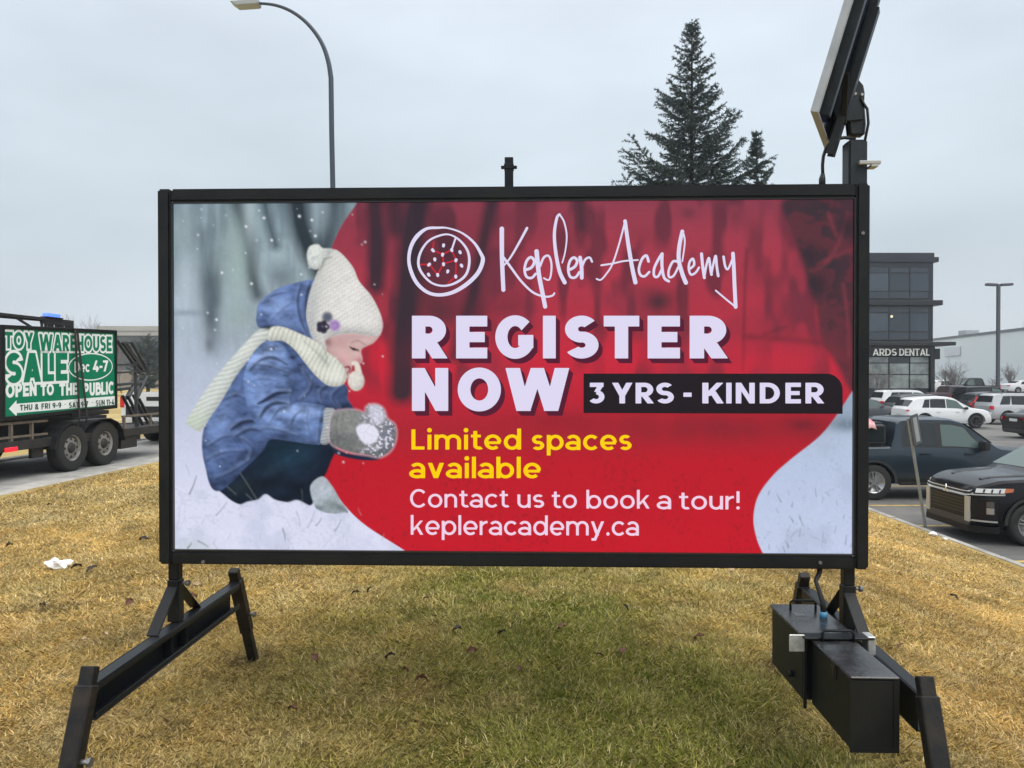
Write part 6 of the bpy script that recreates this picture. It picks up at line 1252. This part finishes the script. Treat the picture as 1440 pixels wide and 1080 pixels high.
# ------------------------------------------------------------------ trees
def spruce(name, label, x, y, z0, top, env, seed, lean=0., trunk_r=.16):
    """env: list of (height below top, half width)"""
    g = np.random.default_rng(seed); root = thing(name, label, 'tree', (x, y, z0)); Ht = top-z0
    tb = MB().tube([(0, 0, -.1), (0, 0, Ht*.5), (lean*.5, 0, Ht*.85), (lean, 0, Ht-.15)], [trunk_r, trunk_r*.6, trunk_r*.25, .012], 8).build('trunk', mat('spruce bark', (.055, .042, .033), .9, var=.3, vscale=12), root)
    ax0, ax1 = [], []          # twig axes
    def twig(p, d, l): ax0.append(p); ax1.append(p+d*l)
    dh = .22
    while dh < Ht-.5:
        half = float(np.interp(dh, [e_[0] for e_ in env], [e_[1] for e_ in env])); nb = int((5 if Ht > 9 else 3)+min(5, half*3.4)); a0 = g.uniform(0, 6.28)
        for k_ in range(nb):
            az = a0+6.28*k_/nb+g.normal(0, .25); hz = np.array((math.cos(az), math.sin(az), 0)); l = half*g.uniform(.55, 1.05)*(1.32 if g.random() < .16 else 1); el = R(g.normal(24, 8)) if dh > .8 else R(g.normal(48, 8))
            p0 = np.array((lean*max(0, 1-dh/Ht*2), 0, Ht-dh+g.uniform(-.08, .08))); n_ = max(3, int(l/.11)); pr = p0; sag = g.uniform(.1, .3)
            for i in range(1, n_+1):
                t = i/n_; q_ = p0+hz*l*t+np.array((0, 0, math.sin(el)*l*t-sag*l*math.sin(t*math.pi)*.6)); ax0.append(pr); ax1.append(q_)
                if t > .18:
                    side = np.cross(hz, (0, 0, 1))
                    for sd in (-1, 1):
                        if g.random() < .80:
                            tl = l*.30*(1.05-t*.75)*g.uniform(.6, 1.3)+.08; dd = hz*.75+side*sd*g.uniform(.5, .9)+np.array((0, 0, g.uniform(-.25, .35))); twig(q_, dd/np.linalg.norm(dd), tl)
                pr = q_
            dd = hz+np.array((0, 0, .55)); twig(pr, dd/np.linalg.norm(dd), .12+.05*l)
        dh += .17+.12*min(2.2, dh*.35)*g.uniform(.6, 1.5)
    for i in range(8): ax0.append(np.array((lean, 0, Ht-.6+i*.075))); ax1.append(np.array((lean, 0, Ht-.52+i*.075)))
    a = np.array(ax0); b_ = np.array(ax1); d = b_-a; ln = np.linalg.norm(d, axis=1); cnt = np.maximum(4, (ln/.0085).astype(int)); ii = np.repeat(np.arange(len(a)), cnt); n_ = len(ii)
    t = g.random(n_)[:, None]; P = a[ii]+d[ii]*t; D = d[ii]/ln[ii][:, None]; rnd = g.normal(size=(n_, 3)); rnd -= D*(rnd*D).sum(1)[:, None]; rnd /= np.linalg.norm(rnd, axis=1)[:, None]
    nd = D*.65+rnd*.8; nd /= np.linalg.norm(nd, axis=1)[:, None]; L2 = (.085*g.uniform(.7, 1.3, n_))[:, None]; wv_ = np.cross(nd, g.normal(size=(n_, 3))); wv_ /= np.linalg.norm(wv_, axis=1)[:, None]; w_ = .0125
    v = np.stack([P-wv_*w_, P+wv_*w_, P+nd*L2], 1).reshape(-1, 3); f = np.arange(n_*3).reshape(-1, 3)
    base = np.array((.030, .050, .048)); tip = np.array((.065, .095, .090)); cl = base+(tip-base)*g.random((n_, 1)); cl = np.repeat(cl[:, None], 3, 1).reshape(-1, 3)
    grid_mesh('crown', v, f, mat('spruce needles', rough=.7, attr='tint', spec=.3), root, cl); return root
px2 = lambda w_, d_: w_/1080*d_
e25 = [(a/1080*25, b_*(.74+.2*min(1, a/260))/1080*25) for a, b_ in ((0, 3), (20, 10), (40, 24), (58, 15), (72, 44), (95, 26), (112, 50), (126, 66), (150, 52), (165, 80), (185, 58), (205, 74), (222, 110), (260, 118), (330, 130), (460, 150))]
q_ = at(973, 28, 25); spruce('spruce_tree', 'tall dark blue green spruce rising above the sign', q_.x, 25, -1.35, q_.z, e25, 3)
e22 = [(a/1080*23, b_/1080*23) for a, b_ in ((0, 2), (18, 4), (32, 9), (46, 10), (56, 20), (70, 20), (100, 27), (200, 55), (340, 80))]
q_ = at(1064, 184, 23); spruce('spruce_tree', 'small thin topped spruce just right of the tall one', q_.x, 23, -1.35, q_.z, e22, 9, trunk_r=.09)
mbark = mat('grey bare bark', (.20, .18, .175), .9, var=.2, vscale=8)
def bare(name, label, p, Ht, seed, group=None, spread=.5, upright=.6, rad=.10, depth=5, nstem=1, twig_r=.006):
    g = random.Random(seed); root = thing(name, label, 'tree', p, 0, group); tm, cm = MB(), MB()
    def grow(m, q, d, l, r_, lv):
        n_ = 3; pts_ = [q]; rs = [r_]
        for i in range(n_):
            d = (d+Vector((g.gauss(0, .13), g.gauss(0, .13), g.gauss(.03, .06)))).normalized(); q = q+d*(l/n_); pts_.append(q); rs.append(max(twig_r, r_*(1-.38*(i+1)/n_)))
        m.tube(pts_, rs, 5 if lv < 2 else 3, False)
        if lv >= depth: return
        for k_ in range(3 if lv < 2 else 2):
            a = g.uniform(0, 6.28); t = g.choice((1, 1, 2, 3)) if lv else g.choice((2, 3, 3)); b0 = pts_[t]
            s_ = spread*g.uniform(.6, 1.3); nd = (d+Vector((math.cos(a)*s_, math.sin(a)*s_, upright*.35))).normalized()
            grow(cm, b0, nd, l*g.uniform(.55, .82), max(twig_r, rs[t]*.66), lv+1)
        grow(cm, pts_[-1], d, l*.75, rs[-1]*.8, lv+1)
    for k_ in range(nstem): grow(tm, Vector((0, 0, -.2)), Vector((g.gauss(0, .05+.25*(nstem > 1)), g.gauss(0, .05+.25*(nstem > 1)), 1)).normalized(), Ht*.30, rad, 0)
    tm.build('trunk', mbark, root); cm.build('crown', mbark, root); return root
def gz_(x, y): return float(hill(x, y)) if x < KERB_X else float(lot_z(y))
for label, px, ytop, d_, seed, kw in (
    ('bare round crowned tree right of the office building', 1345, 497, 78, 4, dict(spread=.85, upright=.5, nstem=3, rad=.12)),
    ('bare tree in front of the office ground floor beside the sign frame', 1236, 500, 60, 6, dict(spread=.7, rad=.09)),
    ('bare tree to the right of the twin headed lamp post', 1426, 503, 90, 7, dict(spread=.5, nstem=2)), ('bare low tree just left of the twin headed lamp post', 1402, 515, 92, 8, dict(spread=.7, nstem=2, depth=4)),
    ('leafless tree behind the warning light of the trailer', 96, 428, 80, 11, dict(spread=.42, upright=.9)), ('tallest leafless tree above the green board', 128, 424, 76, 12, dict(spread=.5, upright=.8)), ('leafless tree right above the end of the green board', 146, 434, 82, 13, dict(spread=.5, upright=.8)),
    ('thin leafless sapling before the industrial building', 171, 437, 70, 14, dict(spread=.22, upright=1.6, rad=.07, depth=4)), ('thin leafless sapling against the frame of the big sign', 197, 442, 70, 15, dict(spread=.22, upright=1.6, rad=.07, depth=4))):
    q_ = at(px, ytop, d_); z0 = gz_(q_.x, d_); bare('bare_tree', label, (q_.x, d_, z0), (q_.z-z0)*1.0, seed, 'leafless trees in the distance', **kw)
q_ = at(208, 474, 62); e_ = [(0, .2), (.6, .7), (1.5, 1.2), (3, 1.5), (5, 1.6)]
spruce('conifer_bush', 'dark broad conifer in front of the industrial building', q_.x, 62, -.1, q_.z, e_, 21)

# ------------------------------------------------------------------ small things on the lawn
def on_lawn(px, py):
    d = ray(px, py); t = 1.0
    for _ in range(4000):
        t += .006; p = Vector((0, 0, CZ))+d*t
        if p.z <= float(hill(p.x, p.y)): return p
    return p
ll = [(500, 842, 0), (521, 836, 0), (443, 937, 1), (550, 934, 0), (568, 954, 1), (644, 895, 0), (707, 900, 0), (790, 891, 1), (665, 926, 1), (593, 969, 1), (108, 806, 0), (130, 807, 0), (270, 848, 1), (278, 834, 2), (147, 902, 2), (118, 909, 2), (202, 765, 0), (12, 774, 0), (69, 715, 0), (1267, 916, 1), (872, 926, 1), (843, 931, 1), (1031, 809, 2), (310, 790, 0), (412, 1010, 1), (985, 905, 1), (1340, 845, 0), (730, 950, 1), (880, 862, 0), (600, 850, 1), (60, 860, 0), (180, 855, 1), (1300, 1000, 1)]
mlf = [mat('dark brown leaf', (.035, .022, .018), .7, var=.3, vscale=60), mat('russet leaf', (.12, .045, .02), .65, var=.3, vscale=60), mat('pale tan leaf', (.46, .33, .20), .7, var=.2, vscale=60)]
lab = ['curled dark brown dead leaf lying on the lawn', 'small russet dead leaf lying on the lawn', 'pale tan dead leaf lying on the straw coloured lawn']
g3 = random.Random(3); protos = []
for kk in range(3):
    v, f = [], []
    for i in range(7):
        t = i/6; w_ = .017*math.sin(math.pi*min(1, t*.95+.05))**.8; 
        for j in (-1, -.4, .4, 1): v.append(((t-.5)*.062, j*w_, .008+.012*math.sin(t*3)+.010*abs(j)**2+.003*math.sin(i*2+j*3)))
    for i in range(6):
        for j in range(3): f.append((4*i+j, 4*i+j+1, 4*i+j+5, 4*i+j+4))
    me = bpy.data.meshes.new('dead_leaf'); me.from_pydata(v, [], f); me.materials.append(mlf[kk]); me.polygons.foreach_set('use_smooth', [True]*len(me.polygons)); protos.append(me)
for px, py, kk in ll:
    p = on_lawn(px, py); o = bpy.data.objects.new('dead_leaf', protos[kk]); col.objects.link(o); s_ = .8*g3.uniform(.7, 1.3)*(1.25 if p.y > 4.5 else 1); o.scale = (s_, s_*g3.uniform(.8, 1.3), s_*g3.uniform(.8, 1.5)); o.location = (p.x, p.y, float(hill(p.x, p.y))+.022); o.rotation_euler = (g3.gauss(0, .3), g3.gauss(0, .3), g3.uniform(0, 6.28)); tag(o, lab[kk], 'leaf', ('dark dead leaves', 'russet dead leaves', 'pale dead leaves')[kk])
p = on_lawn(82, 801); bm = bmesh.new(); bmesh.ops.create_icosphere(bm, subdivisions=3, radius=1)
for v in bm.verts:
    n_ = 1+.45*math.sin(v.co.x*4.1+v.co.y*3)*math.cos(v.co.z*3.7+v.co.x*2)+g3.uniform(-.09, .09); v.co = Vector((v.co.x*.075*n_, v.co.y*.05*n_, max(-.4, v.co.z)*.042*n_))
for f in bm.faces: f.smooth = False
me = bpy.data.meshes.new('paper_litter'); bm.to_mesh(me); bm.free(); lt = link_mesh('paper_litter', me, mat('crumpled white paper', (.80, .80, .80), .8)); lt.location = (p.x, p.y, float(hill(p.x, p.y))+.035); tag(lt, 'crumpled white paper scrap on the lawn left of the sign', 'litter', None, 'thing')

for px, py, s_ in ((1352, 772, .8), (1361, 776, .5)):
    d = ray(px, py); q_ = at(px, py, 12.4); o = lt.copy(); col.objects.link(o); o.location = (KERB_X-.12, 12.35-.35*(s_ < .7), float(hill(KERB_X-.12, 12.3))+.03); o.scale = (s_, s_, s_); o.rotation_euler = (0, 0, s_*4); o['label'] = 'white scrap of litter at the car park kerb, the larger one' if s_ > .7 else 'tiny white scrap of litter at the car park kerb'; o['group'] = 'litter along the kerb'
# ------------------------------------------------------------------ thin winter haze over the whole place
hz_m = bpy.data.materials.new('winter haze'); hz_m.use_nodes = True; n = hz_m.node_tree; n.nodes.clear()
pv = n.nodes.new('ShaderNodeVolumePrincipled'); pv.inputs['Color'].default_value = (.86, .90, .95, 1); pv.inputs['Density'].default_value = .0008; pv.inputs['Anisotropy'].default_value = .2
ou_ = n.nodes.new('ShaderNodeOutputMaterial'); n.links.new(pv.outputs[0], ou_.inputs['Volume'])
tag(MB().b2((-950, -90, -3.5), (950, 1550, 16)).build('haze', hz_m), kind='stuff')
